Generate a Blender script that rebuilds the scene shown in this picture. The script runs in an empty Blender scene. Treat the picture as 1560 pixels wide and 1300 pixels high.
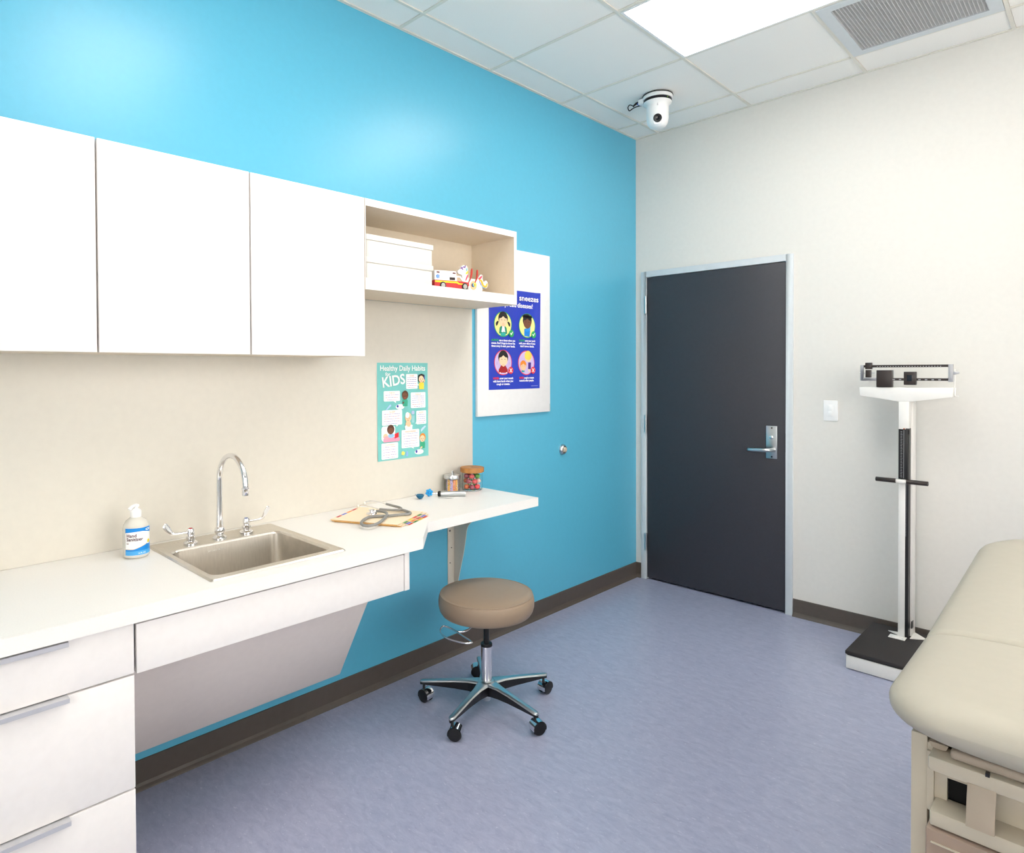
import bpy, bmesh, math, random
from mathutils import Vector, Matrix
random.seed(7)
PI = math.pi
sc = bpy.context.scene
COL = sc.collection

# ------------------------------------------------------------------ camera
cam_d = bpy.data.cameras.new('camera')
cam = bpy.data.objects.new('camera', cam_d)
COL.objects.link(cam)
sc.camera = cam
CX, CY, CZ = 2.3688, -3.9667, 1.4353
YAW, PITCH, ROLL = 0.7919, -0.0141, 0.0045
cam_d.sensor_fit = 'HORIZONTAL'
cam_d.sensor_width = 36.0
cam_d.lens = 981.775 / 1560 * 36.0
cam_d.shift_x = (780 - 714.507) / 1560
cam_d.shift_y = (578.815 - 650) / 1560
cam_d.clip_start = 0.02
cy_, sy_ = math.cos(YAW), math.sin(YAW)
Rz = Matrix(((cy_, -sy_, 0), (sy_, cy_, 0), (0, 0, 1)))
Rx = Matrix(((1, 0, 0), (0, math.cos(PITCH), -math.sin(PITCH)), (0, math.sin(PITCH), math.cos(PITCH))))
Ry = Matrix(((math.cos(ROLL), 0, math.sin(ROLL)), (0, 1, 0), (-math.sin(ROLL), 0, math.cos(ROLL))))
M3 = Rz @ Rx @ Ry
cam.matrix_world = Matrix.Translation((CX, CY, CZ)) @ Matrix((M3.col[0], M3.col[2], -M3.col[1])).transposed().to_4x4()

# ------------------------------------------------------------------ world, exposure
world = bpy.data.worlds.new('world')
sc.world = world
world.use_nodes = True
world.node_tree.nodes['Background'].inputs['Color'].default_value = (1.0, 0.965, 0.91, 1)
world.node_tree.nodes['Background'].inputs['Strength'].default_value = 5.4
vs = sc.view_settings
vs.view_transform = 'Standard'
vs.look = 'None'
vs.gamma = 1.0
vs.use_curve_mapping = False
vs.exposure = 0.36
PANEL = 7.2            # brightness of the ceiling light panels
PANEL_COL = (1.0, 0.965, 0.91)

# ------------------------------------------------------------------ materials
def lin(c):
    return tuple(((v / 255) / 12.92 if v / 255 <= 0.04045 else ((v / 255 + 0.055) / 1.055) ** 2.4) for v in c)

MATS = {}
def mat(name, rgb, rough=0.5, metal=0.0, spec=0.5, noise=0.0, nscale=40.0, bump=0.0, bscale=200.0, trans=0.0,
        ior=1.45, emit=0.0, coat=0.0, stretch=(1, 1, 1), alpha=1.0):
    if name in MATS:
        return MATS[name]
    m = bpy.data.materials.new(name)
    m.use_nodes = True
    nt = m.node_tree
    b = nt.nodes['Principled BSDF']
    c = lin(rgb)
    b.inputs['Base Color'].default_value = (*c, 1)
    b.inputs['Roughness'].default_value = rough
    b.inputs['Metallic'].default_value = metal
    b.inputs['Specular IOR Level'].default_value = spec
    b.inputs['Transmission Weight'].default_value = trans
    b.inputs['IOR'].default_value = ior
    b.inputs['Coat Weight'].default_value = coat
    b.inputs['Alpha'].default_value = alpha
    if emit:
        b.inputs['Emission Color'].default_value = (*PANEL_COL, 1)
        b.inputs['Emission Strength'].default_value = emit
    tc = nt.nodes.new('ShaderNodeTexCoord')
    mp = nt.nodes.new('ShaderNodeMapping')
    mp.inputs['Scale'].default_value = stretch
    nt.links.new(tc.outputs['Object'], mp.inputs['Vector'])
    n = nt.nodes.new('ShaderNodeTexNoise')
    n.inputs['Scale'].default_value = nscale
    n.inputs['Detail'].default_value = 4
    nt.links.new(mp.outputs['Vector'], n.inputs['Vector'])
    r = nt.nodes.new('ShaderNodeValToRGB')
    k = noise if noise else 0.015
    r.color_ramp.elements[0].position = 0.3
    r.color_ramp.elements[1].position = 0.7
    r.color_ramp.elements[0].color = (*[max(0, v * (1 - k)) for v in c], 1)
    r.color_ramp.elements[1].color = (*[min(1, v * (1 + k)) for v in c], 1)
    nt.links.new(n.outputs['Fac'], r.inputs['Fac'])
    nt.links.new(r.outputs['Color'], b.inputs['Base Color'])
    if bump:
        n2 = nt.nodes.new('ShaderNodeTexNoise')
        n2.inputs['Scale'].default_value = bscale
        n2.inputs['Detail'].default_value = 2
        nt.links.new(mp.outputs['Vector'], n2.inputs['Vector'])
        bp = nt.nodes.new('ShaderNodeBump')
        bp.inputs['Strength'].default_value = bump
        bp.inputs['Distance'].default_value = 0.002
        nt.links.new(n2.outputs['Fac'], bp.inputs['Height'])
        nt.links.new(bp.outputs['Normal'], b.inputs['Normal'])
    MATS[name] = m
    return m

def floor_material():
    m = bpy.data.materials.new('linoleum')
    m.use_nodes = True
    nt = m.node_tree
    b = nt.nodes['Principled BSDF']
    b.inputs['Roughness'].default_value = 0.3
    b.inputs['Specular IOR Level'].default_value = 0.5
    tc = nt.nodes.new('ShaderNodeTexCoord')
    def noise(scale, st, detail, rough=0.6, rz=0.0):
        mp = nt.nodes.new('ShaderNodeMapping')
        mp.inputs['Scale'].default_value = st
        mp.inputs['Rotation'].default_value = (0, 0, rz)
        nt.links.new(tc.outputs['Object'], mp.inputs['Vector'])
        n = nt.nodes.new('ShaderNodeTexNoise')
        n.inputs['Scale'].default_value = scale
        n.inputs['Detail'].default_value = detail
        n.inputs['Roughness'].default_value = rough
        n.inputs['Distortion'].default_value = 0.6
        nt.links.new(mp.outputs['Vector'], n.inputs['Vector'])
        return n
    def ramp(src, stops):
        r = nt.nodes.new('ShaderNodeValToRGB')
        e = r.color_ramp.elements
        e[0].position, e[0].color = stops[0][0], (*stops[0][1], 1)
        e[1].position, e[1].color = stops[-1][0], (*stops[-1][1], 1)
        for p, c in stops[1:-1]:
            k = e.new(p); k.color = (*c, 1)
        nt.links.new(src.outputs['Fac'], r.inputs['Fac'])
        return r
    a = noise(19, (1, 2.3, 1), 9, 0.74, 0.12)
    ra = ramp(a, [(0.3, lin((146, 150, 176))), (0.5, lin((159, 163, 187))), (0.7, lin((172, 176, 197)))])
    f = noise(60, (1, 2.2, 1), 3, 0.5, 0.1)
    rf = ramp(f, [(0.64, (0, 0, 0)), (0.74, (1, 1, 1))])
    g = noise(38, (1, 3.0, 1), 3, 0.5, 0.4)
    rg = ramp(g, [(0.68, (0, 0, 0)), (0.78, (1, 1, 1))])
    mx = nt.nodes.new('ShaderNodeMixRGB')
    nt.links.new(rf.outputs['Color'], mx.inputs['Fac'])
    nt.links.new(ra.outputs['Color'], mx.inputs['Color1'])
    mx.inputs['Color2'].default_value = (*lin((186, 188, 204)), 1)
    mx2 = nt.nodes.new('ShaderNodeMixRGB')
    nt.links.new(rg.outputs['Color'], mx2.inputs['Fac'])
    nt.links.new(mx.outputs['Color'], mx2.inputs['Color1'])
    mx2.inputs['Color2'].default_value = (*lin((138, 134, 158)), 1)
    nt.links.new(mx2.outputs['Color'], b.inputs['Base Color'])
    bp = nt.nodes.new('ShaderNodeBump')
    bp.inputs['Strength'].default_value = 0.03
    bp.inputs['Distance'].default_value = 0.001
    nt.links.new(f.outputs['Fac'], bp.inputs['Height'])
    nt.links.new(bp.outputs['Normal'], b.inputs['Normal'])
    return m

M_FLOOR = floor_material()
M_BLUE = mat('blue_paint', (90, 181, 212), 0.32, spec=0.7, bump=0.05, bscale=260)
M_CREAM = mat('cream_paint', (221, 218, 212), 0.55, bump=0.05, bscale=260)
M_TILE = mat('ceiling_tile', (244, 242, 238), 0.9, spec=0.2, noise=0.03, nscale=300, bump=0.25, bscale=500)
M_GRID = mat('ceiling_grid', (226, 222, 212), 0.5)
M_BASE = mat('vinyl_base', (84, 76, 70), 0.45, noise=0.05)
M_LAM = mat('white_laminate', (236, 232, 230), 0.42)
M_LAMI = mat('cream_shade_laminate', (230, 217, 197), 0.5)  # cream tone carries the warm reflected shading inside the open shelf
M_SPLASH = mat('panel_laminate', (222, 217, 206), 0.4)
M_CTOP = mat('counter_laminate', (236, 234, 231), 0.42, noise=0.02, nscale=250)
M_GREYP = mat('grey_laminate', (228, 218, 212), 0.5)
M_DOOR = mat('charcoal_door', (57, 57, 63), 0.42, noise=0.04, nscale=60)
M_FRAME = mat('frame_paint', (206, 212, 216), 0.4)
M_STEEL = mat('brushed_steel', (214, 208, 199), 0.33, metal=1.0, noise=0.06, nscale=30, stretch=(1, 12, 1))
M_CHROME = mat('chrome', (235, 235, 238), 0.07, metal=1.0)
M_SATIN = mat('satin_chrome', (205, 208, 210), 0.28, metal=1.0)
M_ALU = mat('polished_aluminium', (205, 210, 212), 0.3, metal=1.0)
M_PULL = mat('pull_aluminium', (206, 206, 210), 0.36, metal=0.6)
M_BOX = mat('box_card', (226, 223, 217), 0.6)
M_BLACK = mat('black_plastic', (22, 22, 24), 0.4)
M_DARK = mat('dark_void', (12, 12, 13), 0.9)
M_WHITE = mat('white_plastic', (240, 240, 240), 0.35)
M_SCALEW = mat('scale_enamel', (234, 232, 228), 0.35)
M_MATB = mat('black_rubber_mat', (46, 42, 42), 0.75, bump=0.2, bscale=500)
M_BROWNB = mat('dark_weight', (48, 40, 38), 0.35)
M_GREYM = mat('grey_metal', (176, 176, 180), 0.4, metal=0.5)
M_VINYL = mat('taupe_vinyl', (152, 132, 112), 0.45, bump=0.12, bscale=600)
M_PAD = mat('sand_vinyl', (172, 166, 152), 0.5, bump=0.08, bscale=500)
M_EXAM = mat('exam_enamel', (188, 178, 160), 0.42)
M_EXAMT = mat('exam_tan', (150, 130, 116), 0.45)
M_EXAMP = mat('exam_paddle', (162, 148, 132), 0.5)
M_EMIT = mat('light_diffuser', (255, 255, 255), 0.6, emit=PANEL)
M_VENT = mat('vent_grille', (196, 196, 197), 0.5)
M_BEIGE = mat('bracket_beige', (214, 206, 192), 0.45)
M_GLASS = mat('clear_glass', (252, 253, 252), 0.02, trans=1.0, ior=1.12)
M_CLEARP = mat('clear_plastic', (240, 237, 228), 0.1, trans=0.3, ior=1.2)
M_WOOD = mat('acacia_wood', (176, 120, 62), 0.5, noise=0.25, nscale=14, stretch=(1, 6, 1))
M_WOODL = mat('pale_wood', (226, 190, 140), 0.6, noise=0.1, nscale=30)
M_MANILA = mat('manila_card', (246, 228, 200), 0.7)
M_MANILAE = mat('manila_edge', (214, 160, 80), 0.7)
M_TUBE = mat('grey_rubber', (138, 138, 136), 0.45)
C = {}
def col(rgb, rough=0.5):
    k = 'paint_%d_%d_%d' % rgb
    return mat(k, rgb, rough)

# ------------------------------------------------------------------ mesh builder
class MB:
    def __init__(s):
        s.bm = bmesh.new(); s.m = []
    def mi(s, m):
        if m not in s.m: s.m.append(m)
        return s.m.index(m)
    def faces(s, vs_, fs, m, smooth=False):
        i = s.mi(m)
        V = [s.bm.verts.new(v) for v in vs_]
        for f in fs:
            try:
                q = s.bm.faces.new([V[k] for k in f]); q.material_index = i; q.smooth = smooth
            except ValueError:
                pass
        return V
    def box(s, a, b, m):
        x0, y0, z0 = a; x1, y1, z1 = b
        x0, x1 = min(x0, x1), max(x0, x1); y0, y1 = min(y0, y1), max(y0, y1); z0, z1 = min(z0, z1), max(z0, z1)
        v = [(x0, y0, z0), (x1, y0, z0), (x1, y1, z0), (x0, y1, z0), (x0, y0, z1), (x1, y0, z1), (x1, y1, z1), (x0, y1, z1)]
        s.faces(v, [(0, 3, 2, 1), (4, 5, 6, 7), (0, 1, 5, 4), (1, 2, 6, 5), (2, 3, 7, 6), (3, 0, 4, 7)], m)
        return s
    def prism(s, pts, f, lo, hi, m):
        """pts: 2-D outline; f(u, v, w) -> 3-D"""
        n = len(pts)
        v = [f(u, w, lo) for u, w in pts] + [f(u, w, hi) for u, w in pts]
        fs = [tuple(range(n))[::-1], tuple(range(n, 2 * n))] + [(i, (i + 1) % n, n + (i + 1) % n, n + i) for i in range(n)]
        s.faces(v, fs, m)
        return s
    def tube(s, pts, r, m, seg=10, closed=False, flat=1.0):
        pts = [Vector(p) for p in pts]; n = len(pts)
        rs = r if isinstance(r, (list, tuple)) else [r] * n
        v = []; up = None
        for i, p in enumerate(pts):
            a = pts[(i - 1) % n] if (closed or i > 0) else p
            b = pts[(i + 1) % n] if (closed or i < n - 1) else p
            t = (b - a).normalized()
            if up is None:
                up = t.orthogonal().normalized()
            up = (up - t * up.dot(t))
            up = up.normalized() if up.length > 1e-6 else t.orthogonal().normalized()
            w = t.cross(up)
            for k in range(seg):
                an = 2 * PI * k / seg
                v.append(p + up * (rs[i] * math.cos(an)) + w * (rs[i] * math.sin(an) * flat))
        fs = []
        for i in range(n if closed else n - 1):
            j = (i + 1) % n
            for k in range(seg):
                l = (k + 1) % seg
                fs.append((i * seg + k, i * seg + l, j * seg + l, j * seg + k))
        if not closed:
            fs.append(tuple(range(seg))[::-1]); fs.append(tuple(range((n - 1) * seg, n * seg)))
        s.faces(v, fs, m, True)
        return s
    def lathe(s, prof, c, m, seg=32, axis=(0, 0, 1), squash=1.0):
        q = Vector((0, 0, 1)).rotation_difference(Vector(axis).normalized()); c = Vector(c)
        v = []; n = len(prof)
        for r, z in prof:
            for k in range(seg):
                a = 2 * PI * k / seg
                v.append(c + q @ Vector((r * math.cos(a), r * math.sin(a) * squash, z)))
        fs = []
        for i in range(n - 1):
            for k in range(seg):
                l = (k + 1) % seg
                fs.append((i * seg + k, i * seg + l, (i + 1) * seg + l, (i + 1) * seg + k))
        if prof[0][0] > 1e-6: fs.append(tuple(range(seg))[::-1])
        if prof[-1][0] > 1e-6: fs.append(tuple(range((n - 1) * seg, n * seg)))
        s.faces(v, fs, m, True)
        return s
    def ball(s, c, r, m, seg=14, rings=9, sc_=(1, 1, 1)):
        v = []; c = Vector(c)
        for i in range(rings + 1):
            th = PI * i / rings
            for k in range(seg):
                a = 2 * PI * k / seg
                v.append(c + Vector((r * sc_[0] * math.sin(th) * math.cos(a), r * sc_[1] * math.sin(th) * math.sin(a), r * sc_[2] * math.cos(th))))
        fs = []
        for i in range(rings):
            for k in range(seg):
                l = (k + 1) % seg
                fs.append((i * seg + k, (i + 1) * seg + k, (i + 1) * seg + l, i * seg + l))
        s.faces(v, fs, m, True)
        return s
    def loft(s, loops, m, cap0=False, cap1=False, smooth=True):
        n = len(loops[0]); v = [p for L in loops for p in L]; fs = []
        for i in range(len(loops) - 1):
            for k in range(n):
                l = (k + 1) % n
                fs.append((i * n + k, i * n + l, (i + 1) * n + l, (i + 1) * n + k))
        if cap0: fs.append(tuple(range(n))[::-1])
        if cap1: fs.append(tuple(range((len(loops) - 1) * n, len(loops) * n)))
        s.faces(v, fs, m, smooth)
        return s
    def build(s, name, parent=None, bevel=0.0, seg=2, sharp=40, origin=None):
        bm = s.bm
        bmesh.ops.remove_doubles(bm, verts=bm.verts, dist=1e-6)
        bmesh.ops.recalc_face_normals(bm, faces=bm.faces)
        if bevel:
            es = [e for e in bm.edges if len(e.link_faces) == 2 and e.calc_face_angle(0) > math.radians(35)]
            bmesh.ops.bevel(bm, geom=es, offset=bevel, segments=seg, affect='EDGES', profile=0.5, clamp_overlap=True)
            for f in bm.faces: f.smooth = True
        off = Vector(ORIG.get(parent.name, (0, 0, 0))) if parent else Vector(origin or (0, 0, 0))
        if off.length > 0:
            bmesh.ops.translate(bm, verts=bm.verts, vec=-off)
        me = bpy.data.meshes.new(name)
        bm.to_mesh(me); bm.free()
        for m in s.m: me.materials.append(m)
        if any(p.use_smooth for p in me.polygons):
            me.set_sharp_from_angle(angle=math.radians(sharp))
        o = bpy.data.objects.new(name, me)
        COL.objects.link(o)
        if parent:
            o.parent = parent
            ORIG[o.name] = tuple(off)
        else:
            o.location = off
            ORIG[o.name] = tuple(off)
        return o

ORIG = {}
def tag(o, label, cat, group=None, kind=None):
    o['label'] = label; o['category'] = cat
    if group: o['group'] = group
    if kind: o['kind'] = kind
    return o
def thing(name, label, cat, loc=(0, 0, 0), group=None, kind=None):
    o = bpy.data.objects.new(name, None)
    o.empty_display_size = 0.05
    COL.objects.link(o)
    o.location = loc
    ORIG[o.name] = tuple(loc)
    return tag(o, label, cat, group, kind)
def copy_tree(o, parent=None):
    c = o.copy(); COL.objects.link(c)
    if parent: c.parent = parent
    for ch in list(o.children): copy_tree(ch, c)
    return c
def arc(c, r, a0, a1, n):
    return [(c[0] + r * math.cos(a0 + (a1 - a0) * i / n), c[1] + r * math.sin(a0 + (a1 - a0) * i / n)) for i in range(n + 1)]
def rrect(x0, x1, y0, y1, r, n=5):
    return (arc((x1 - r, y1 - r), r, 0, PI / 2, n) + arc((x0 + r, y1 - r), r, PI / 2, PI, n)
            + arc((x0 + r, y0 + r), r, PI, 1.5 * PI, n) + arc((x1 - r, y0 + r), r, 1.5 * PI, 2 * PI, n))
def spline(pts, n=6, closed=False):
    P = [Vector(p) for p in pts]; N = len(P); out = []
    for i in range(N if closed else N - 1):
        if closed: a, b, c, d = P[(i - 1) % N], P[i], P[(i + 1) % N], P[(i + 2) % N]
        else: a, b, c, d = P[max(i - 1, 0)], P[i], P[i + 1], P[min(i + 2, N - 1)]
        for k in range(n):
            t = k / n
            out.append(0.5 * ((2 * b) + (c - a) * t + (2 * a - 5 * b + 4 * c - d) * t * t + (3 * b - a - 3 * c + d) * t ** 3))
    if not closed: out.append(P[-1])
    return out
TXT = {}
def text_shape(body, size, align='LEFT', bold=0.0, space=1.0):
    cu = bpy.data.curves.new('lettering', 'FONT')
    cu.body = body; cu.size = size; cu.align_x = align; cu.resolution_u = 3; cu.offset = bold; cu.space_character = space
    o = bpy.data.objects.new('lettering', cu); COL.objects.link(o)
    bpy.context.view_layer.update()
    me = bpy.data.meshes.new_from_object(o.evaluated_get(bpy.context.evaluated_depsgraph_get()))
    r = ([tuple(v.co) for v in me.vertices], [tuple(p.vertices) for p in me.polygons])
    bpy.data.objects.remove(o); bpy.data.curves.remove(cu); bpy.data.meshes.remove(me)
    return r

# ------------------------------------------------------------------ the room
H = 3.0217
XR, YF = 3.70, -5.25
def struct(o, label, cat):
    return tag(o, label, cat, kind='structure')
struct(MB().box((-0.1, YF - 0.1, -0.08), (XR + 0.1, 0.25, 0.0), M_FLOOR).build('floor'), 'mottled periwinkle blue linoleum floor', 'floor')
struct(MB().box((-0.1, YF - 0.1, 0), (0, 0.12, H + 0.12), M_BLUE).build('wall_left'), 'bright sky blue painted wall behind the cabinets', 'wall')
wb = MB()
wb.box((0, 0, 0), (0.049, 0.12, H + 0.12), M_CREAM); wb.box((1.029, 0, 0), (XR + 0.1, 0.12, H + 0.12), M_CREAM)
wb.box((0.049, 0, 2.101), (1.029, 0.12, H + 0.12), M_CREAM)
struct(wb.build('wall_back'), 'pale cream wall holding the dark door', 'wall')
M_PANE = mat('fill_window_glass', (240, 246, 246), 0.03, alpha=0.08)
def fill_window_wall(wname, wlabel, name, label, length, f, a0, a1, z0, z1, panes):
    """wall with one opening; f(along, out, z) -> 3-D, out < 0 is outside"""
    def bx(m, p, q, mt): m.box(f(*p), f(*q), mt)
    m = MB()
    bx(m, (0, -0.14, 0), (a0, 0, H + 0.12), M_CREAM); bx(m, (a1, -0.14, 0), (length, 0, H + 0.12), M_CREAM)
    bx(m, (a0, -0.14, 0), (a1, 0, z0), M_CREAM); bx(m, (a0, -0.14, z1), (a1, 0, H + 0.12), M_CREAM)
    struct(m.build(wname), wlabel, 'wall')
    w = thing(name, label, 'window', f((a0 + a1) / 2, 0, z0), kind='structure')
    m = MB(); fw = 0.05
    bx(m, (a0, -0.1, z0), (a1, -0.03, z0 + fw), M_FRAME); bx(m, (a0, -0.1, z1 - fw), (a1, -0.03, z1), M_FRAME)
    for k in range(panes + 1):
        q = a0 + (a1 - a0 - fw) * k / panes
        bx(m, (q, -0.1, z0 + fw), (q + fw, -0.03, z1 - fw), M_FRAME)
    m.build('fill_window_frame', w)
    for k in range(panes):
        m = MB(); bx(m, (a0 + (a1 - a0 - fw) * k / panes + fw, -0.066, z0 + fw), (a0 + (a1 - a0 - fw) * (k + 1) / panes, -0.06, z1 - fw), M_PANE); m.build('fill_window_pane', w)
    m = MB(); bx(m, (a0 - 0.03, -0.03, z0 - 0.025), (a1 + 0.03, 0.03, z0), M_FRAME); m.build('fill_window_sill', w)
fill_window_wall('wall_front', 'cream wall opposite the door, holding an added window', 'fill_window_1', 'wide framed window added for fill light opposite the door', XR, lambda a, o, z: (a, YF + o, z), 1.5, 3.2, 0.9, 2.4, 2)  # unseen window added behind the camera so world light fills the shadows
fill_window_wall('wall_right', 'cream wall beyond the exam table, holding an added window', 'fill_window_2', 'framed window added for fill light beyond the exam table', -YF, lambda a, o, z: (XR - o, -a, z), 0.85, 3.4, 0.9, 2.6, 3)  # second unseen window, added to fill the room from the table side

# ceiling: slab, rails, lay-in tiles
X1, YC, T = 0.1752, -0.2492, 0.6096
xs = [0.0] + [X1 + T * k for k in range(6)] + [XR]
ys = [0.0] + [YC - T * k for k in range(9)] + [YF]
ceil = struct(MB().box((0, YF, H + 0.035), (XR, 0, H + 0.12), M_TILE).build('ceiling'), 'suspended white ceiling of square lay-in tiles', 'ceiling')
for y in ys[1:-1]:
    MB().box((0, y - 0.0075, H + 0.0004), (XR, y + 0.0075, H + 0.03), M_GRID).build('grid_rail', ceil)
for a, b in (((0, YF, H), (0.016, 0, H + 0.03)), ((0, -0.016, H + 0.0002), (XR, 0, H + 0.03)),
             ((XR - 0.016, YF, H), (XR, 0, H + 0.03)), ((0, YF, H + 0.0002), (XR, YF + 0.016, H + 0.03))):
    MB().box(a, b, M_GRID).build('edge_trim', ceil)
LIGHTS = [(2, 2), (2, 5)]     # (column, row) of the left half of each two-by-four light
VENT = (3, 1)
for i, x in list(enumerate(xs))[1:-1]:      # rails stop at a light panel that spans two cells
    top = 0.0
    for r_ in sorted(r for c_, r in LIGHTS if c_ + 1 == i) + [None]:
        end = YF if r_ is None else ys[r_]
        MB().box((x - 0.0075, end, H), (x + 0.0075, top, H + 0.03), M_GRID).build('grid_rail', ceil)
        if r_ is not None: top = ys[r_ + 1]
skip = {VENT}
for c_, r_ in LIGHTS: skip |= {(c_, r_), (c_ + 1, r_)}
for i in range(len(xs) - 1):
    for j in range(len(ys) - 1):
        if (i, j) in skip: continue
        g0 = 0.009 if i else 0.017
        x0, x1 = xs[i] + (0.0085 if i else 0.017), xs[i + 1] - (0.0085 if i < len(xs) - 2 else 0.017)
        y1, y0 = ys[j] - (0.0085 if j else 0.017), ys[j + 1] + (0.0085 if j < len(ys) - 2 else 0.017)
        MB().box((x0, y0, H + 0.005), (x1, y1, H + 0.02), M_TILE).build('ceiling_tile', ceil)
for n_, (c_, r_) in enumerate(LIGHTS):
    x0, x1, y0, y1 = xs[c_] + 0.009, xs[c_ + 2] - 0.009, ys[r_ + 1] + 0.009, ys[r_] - 0.009
    lt = thing('ceiling_light', ['recessed ceiling light panel closest to the ceiling camera', 'recessed ceiling light panel over the floor between sink and exam table',
                'recessed ceiling light panel on the cupboard side farthest from the door wall'][n_],
               'ceiling light', ((x0 + x1) / 2, (y0 + y1) / 2, H), 'recessed ceiling light panels')
    f = MB()
    w = 0.012
    f.box((x0, y0, H - 0.002), (x1, y0 + w, H + 0.034), M_WHITE); f.box((x0, y1 - w, H - 0.002), (x1, y1, H + 0.034), M_WHITE)
    f.box((x0, y0 + w, H - 0.002), (x0 + w, y1 - w, H + 0.034), M_WHITE); f.box((x1 - w, y0 + w, H - 0.002), (x1, y1 - w, H + 0.034), M_WHITE)
    f.build('light_frame', lt)
    MB().box((x0 + w, y0 + w, H + 0.002), (x1 - w, y1 - w, H + 0.012), M_EMIT).build('diffuser', lt)
# air vent with egg-crate grille
x0, x1, y0, y1 = xs[3] + 0.009, xs[4] - 0.009, ys[2] + 0.009, ys[1] - 0.009
vt = thing('ceiling_vent', 'square ceiling air vent with a grey egg-crate grille', 'air vent', ((x0 + x1) / 2, (y0 + y1) / 2, H))
f = MB(); w = 0.048
f.box((x0, y0, H - 0.004), (x1, y0 + w, H + 0.03), M_FRAME); f.box((x0, y1 - w, H - 0.004), (x1, y1, H + 0.03), M_FRAME)
f.box((x0, y0 + w, H - 0.004), (x0 + w, y1 - w, H + 0.03), M_FRAME); f.box((x1 - w, y0 + w, H - 0.004), (x1, y1 - w, H + 0.03), M_FRAME)
f.build('vent_frame', vt)
g = MB(); gx0, gx1, gy0, gy1 = x0 + w + 0.002, x1 - w - 0.002, y0 + w + 0.002, y1 - w - 0.002
k = 36
for i in range(k + 1):
    p = gx0 + (gx1 - gx0) * i / k
    g.box((p - 0.0011, gy0, H - 0.001), (p + 0.0011, gy1, H + 0.012), M_VENT)
    p = gy0 + (gy1 - gy0) * i / k
    g.box((gx0, p - 0.0011, H - 0.0006), (gx1, p + 0.0011, H + 0.012), M_VENT)
o = g.build('grille', vt); o['kind'] = 'stuff'
MB().box((gx0, gy0, H + 0.016), (gx1, gy1, H + 0.02), mat('vent_back', (150, 150, 152), 0.7)).build('vent_back', vt)

# baseboards with a cove toe
def base_prof(): return [(0, 0), (0.022, 0), (0.019, 0.004), (0.011, 0.012), (0.007, 0.022), (0.006, 0.098), (0.004, 0.1), (0, 0.1)]
b = MB().prism(base_prof(), lambda u, v, w: (u, w, v), YF, 0.0, M_BASE).build('baseboard_left', sharp=25)
struct(b, 'dark taupe vinyl baseboard along the blue wall', 'baseboard')
b = MB().prism(base_prof(), lambda u, v, w: (w, -u, v), 1.0325, XR, M_BASE).build('baseboard_back', sharp=25)
struct(b, 'dark taupe vinyl baseboard under the light switch and scale', 'baseboard')
b = MB().prism(base_prof(), lambda u, v, w: (w, -u, v), 0.0, 0.0455, M_BASE).build('baseboard_corner', sharp=25)
struct(b, 'short piece of dark vinyl baseboard between blue wall and door frame', 'baseboard')

# door
d1 = thing('door_1', 'charcoal grey flush door in a pale blue-grey metal frame', 'door', (0.54, 0, 0), kind='structure')
f = MB()
f.box((0.047, -0.014, 0), (0.086, 0.11, 2.105), M_FRAME); f.box((0.992, -0.014, 0), (1.031, 0.11, 2.105), M_FRAME)
f.box((0.086, -0.014, 2.066), (0.992, 0.11, 2.105), M_FRAME)
f.build('door_frame', d1, 0.0015)
f = MB()
f.box((0.086, 0.042, 0), (0.1, 0.11, 2.066), M_FRAME); f.box((0.978, 0.042, 0), (0.992, 0.11, 2.066), M_FRAME); f.box((0.1, 0.042, 2.05), (0.978, 0.11, 2.066), M_FRAME)
f.build('door_stop_strip', d1)
MB().box((0.049, 0.111, 0.0), (1.029, 0.12, 2.1), M_DARK).build('dark_hallway', d1)
MB().box((0.0895, -0.006, 0.014), (0.9875, 0.038, 2.0625), M_DOOR).build('door_leaf', d1, 0.0012)
for z in (0.256, 1.067, 1.879):
    h = MB(); h.lathe([(0.0075, -0.06), (0.0075, 0.06)], (0.0855, -0.017, z), M_SATIN, 12)
    h.box((0.073, -0.0155, z - 0.06), (0.086, -0.0142, z + 0.06), M_SATIN)
    h.build('hinge', d1)
lp = MB().box((0.881, -0.013, 0.906), (0.944, -0.005, 1.1), M_SATIN).build('lock_plate', d1, 0.002)
MB().lathe([(0.0, 0.005), (0.007, 0.005), (0.011, 0.003), (0.012, 0)], (0.9125, -0.013, 1.031), M_CHROME, 18, (0, -1, 0), 1.0).build('key_cylinder', lp)
for z in (1.088, 0.917):
    MB().lathe([(0, 0.0012), (0.004, 0.0012), (0.005, 0)], (0.914, -0.013, z), M_BLACK, 12, (0, -1, 0)).build('screw', lp)
lv = spline([(0.922, -0.012, 0.958), (0.922, -0.045, 0.959), (0.91, -0.064, 0.96), (0.885, -0.07, 0.959), (0.84, -0.066, 0.957), (0.805, -0.06, 0.955), (0.792, -0.05, 0.954)], 5)
MB().tube(lv, [0.0122] * (len(lv) - 4) + [0.012, 0.0117, 0.0112, 0.0102], M_SATIN, 12).build('lever', d1)
MB().lathe([(0.0, 0.01), (0.014, 0.01), (0.016, 0)], (0.922, -0.012, 0.958), M_SATIN, 18, (0, -1, 0)).build('lever_collar', d1)
MB().box((0.9878, -0.010, 0.95), (0.9915, 0.02, 1.06), M_DARK).build('strike', d1)

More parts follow.
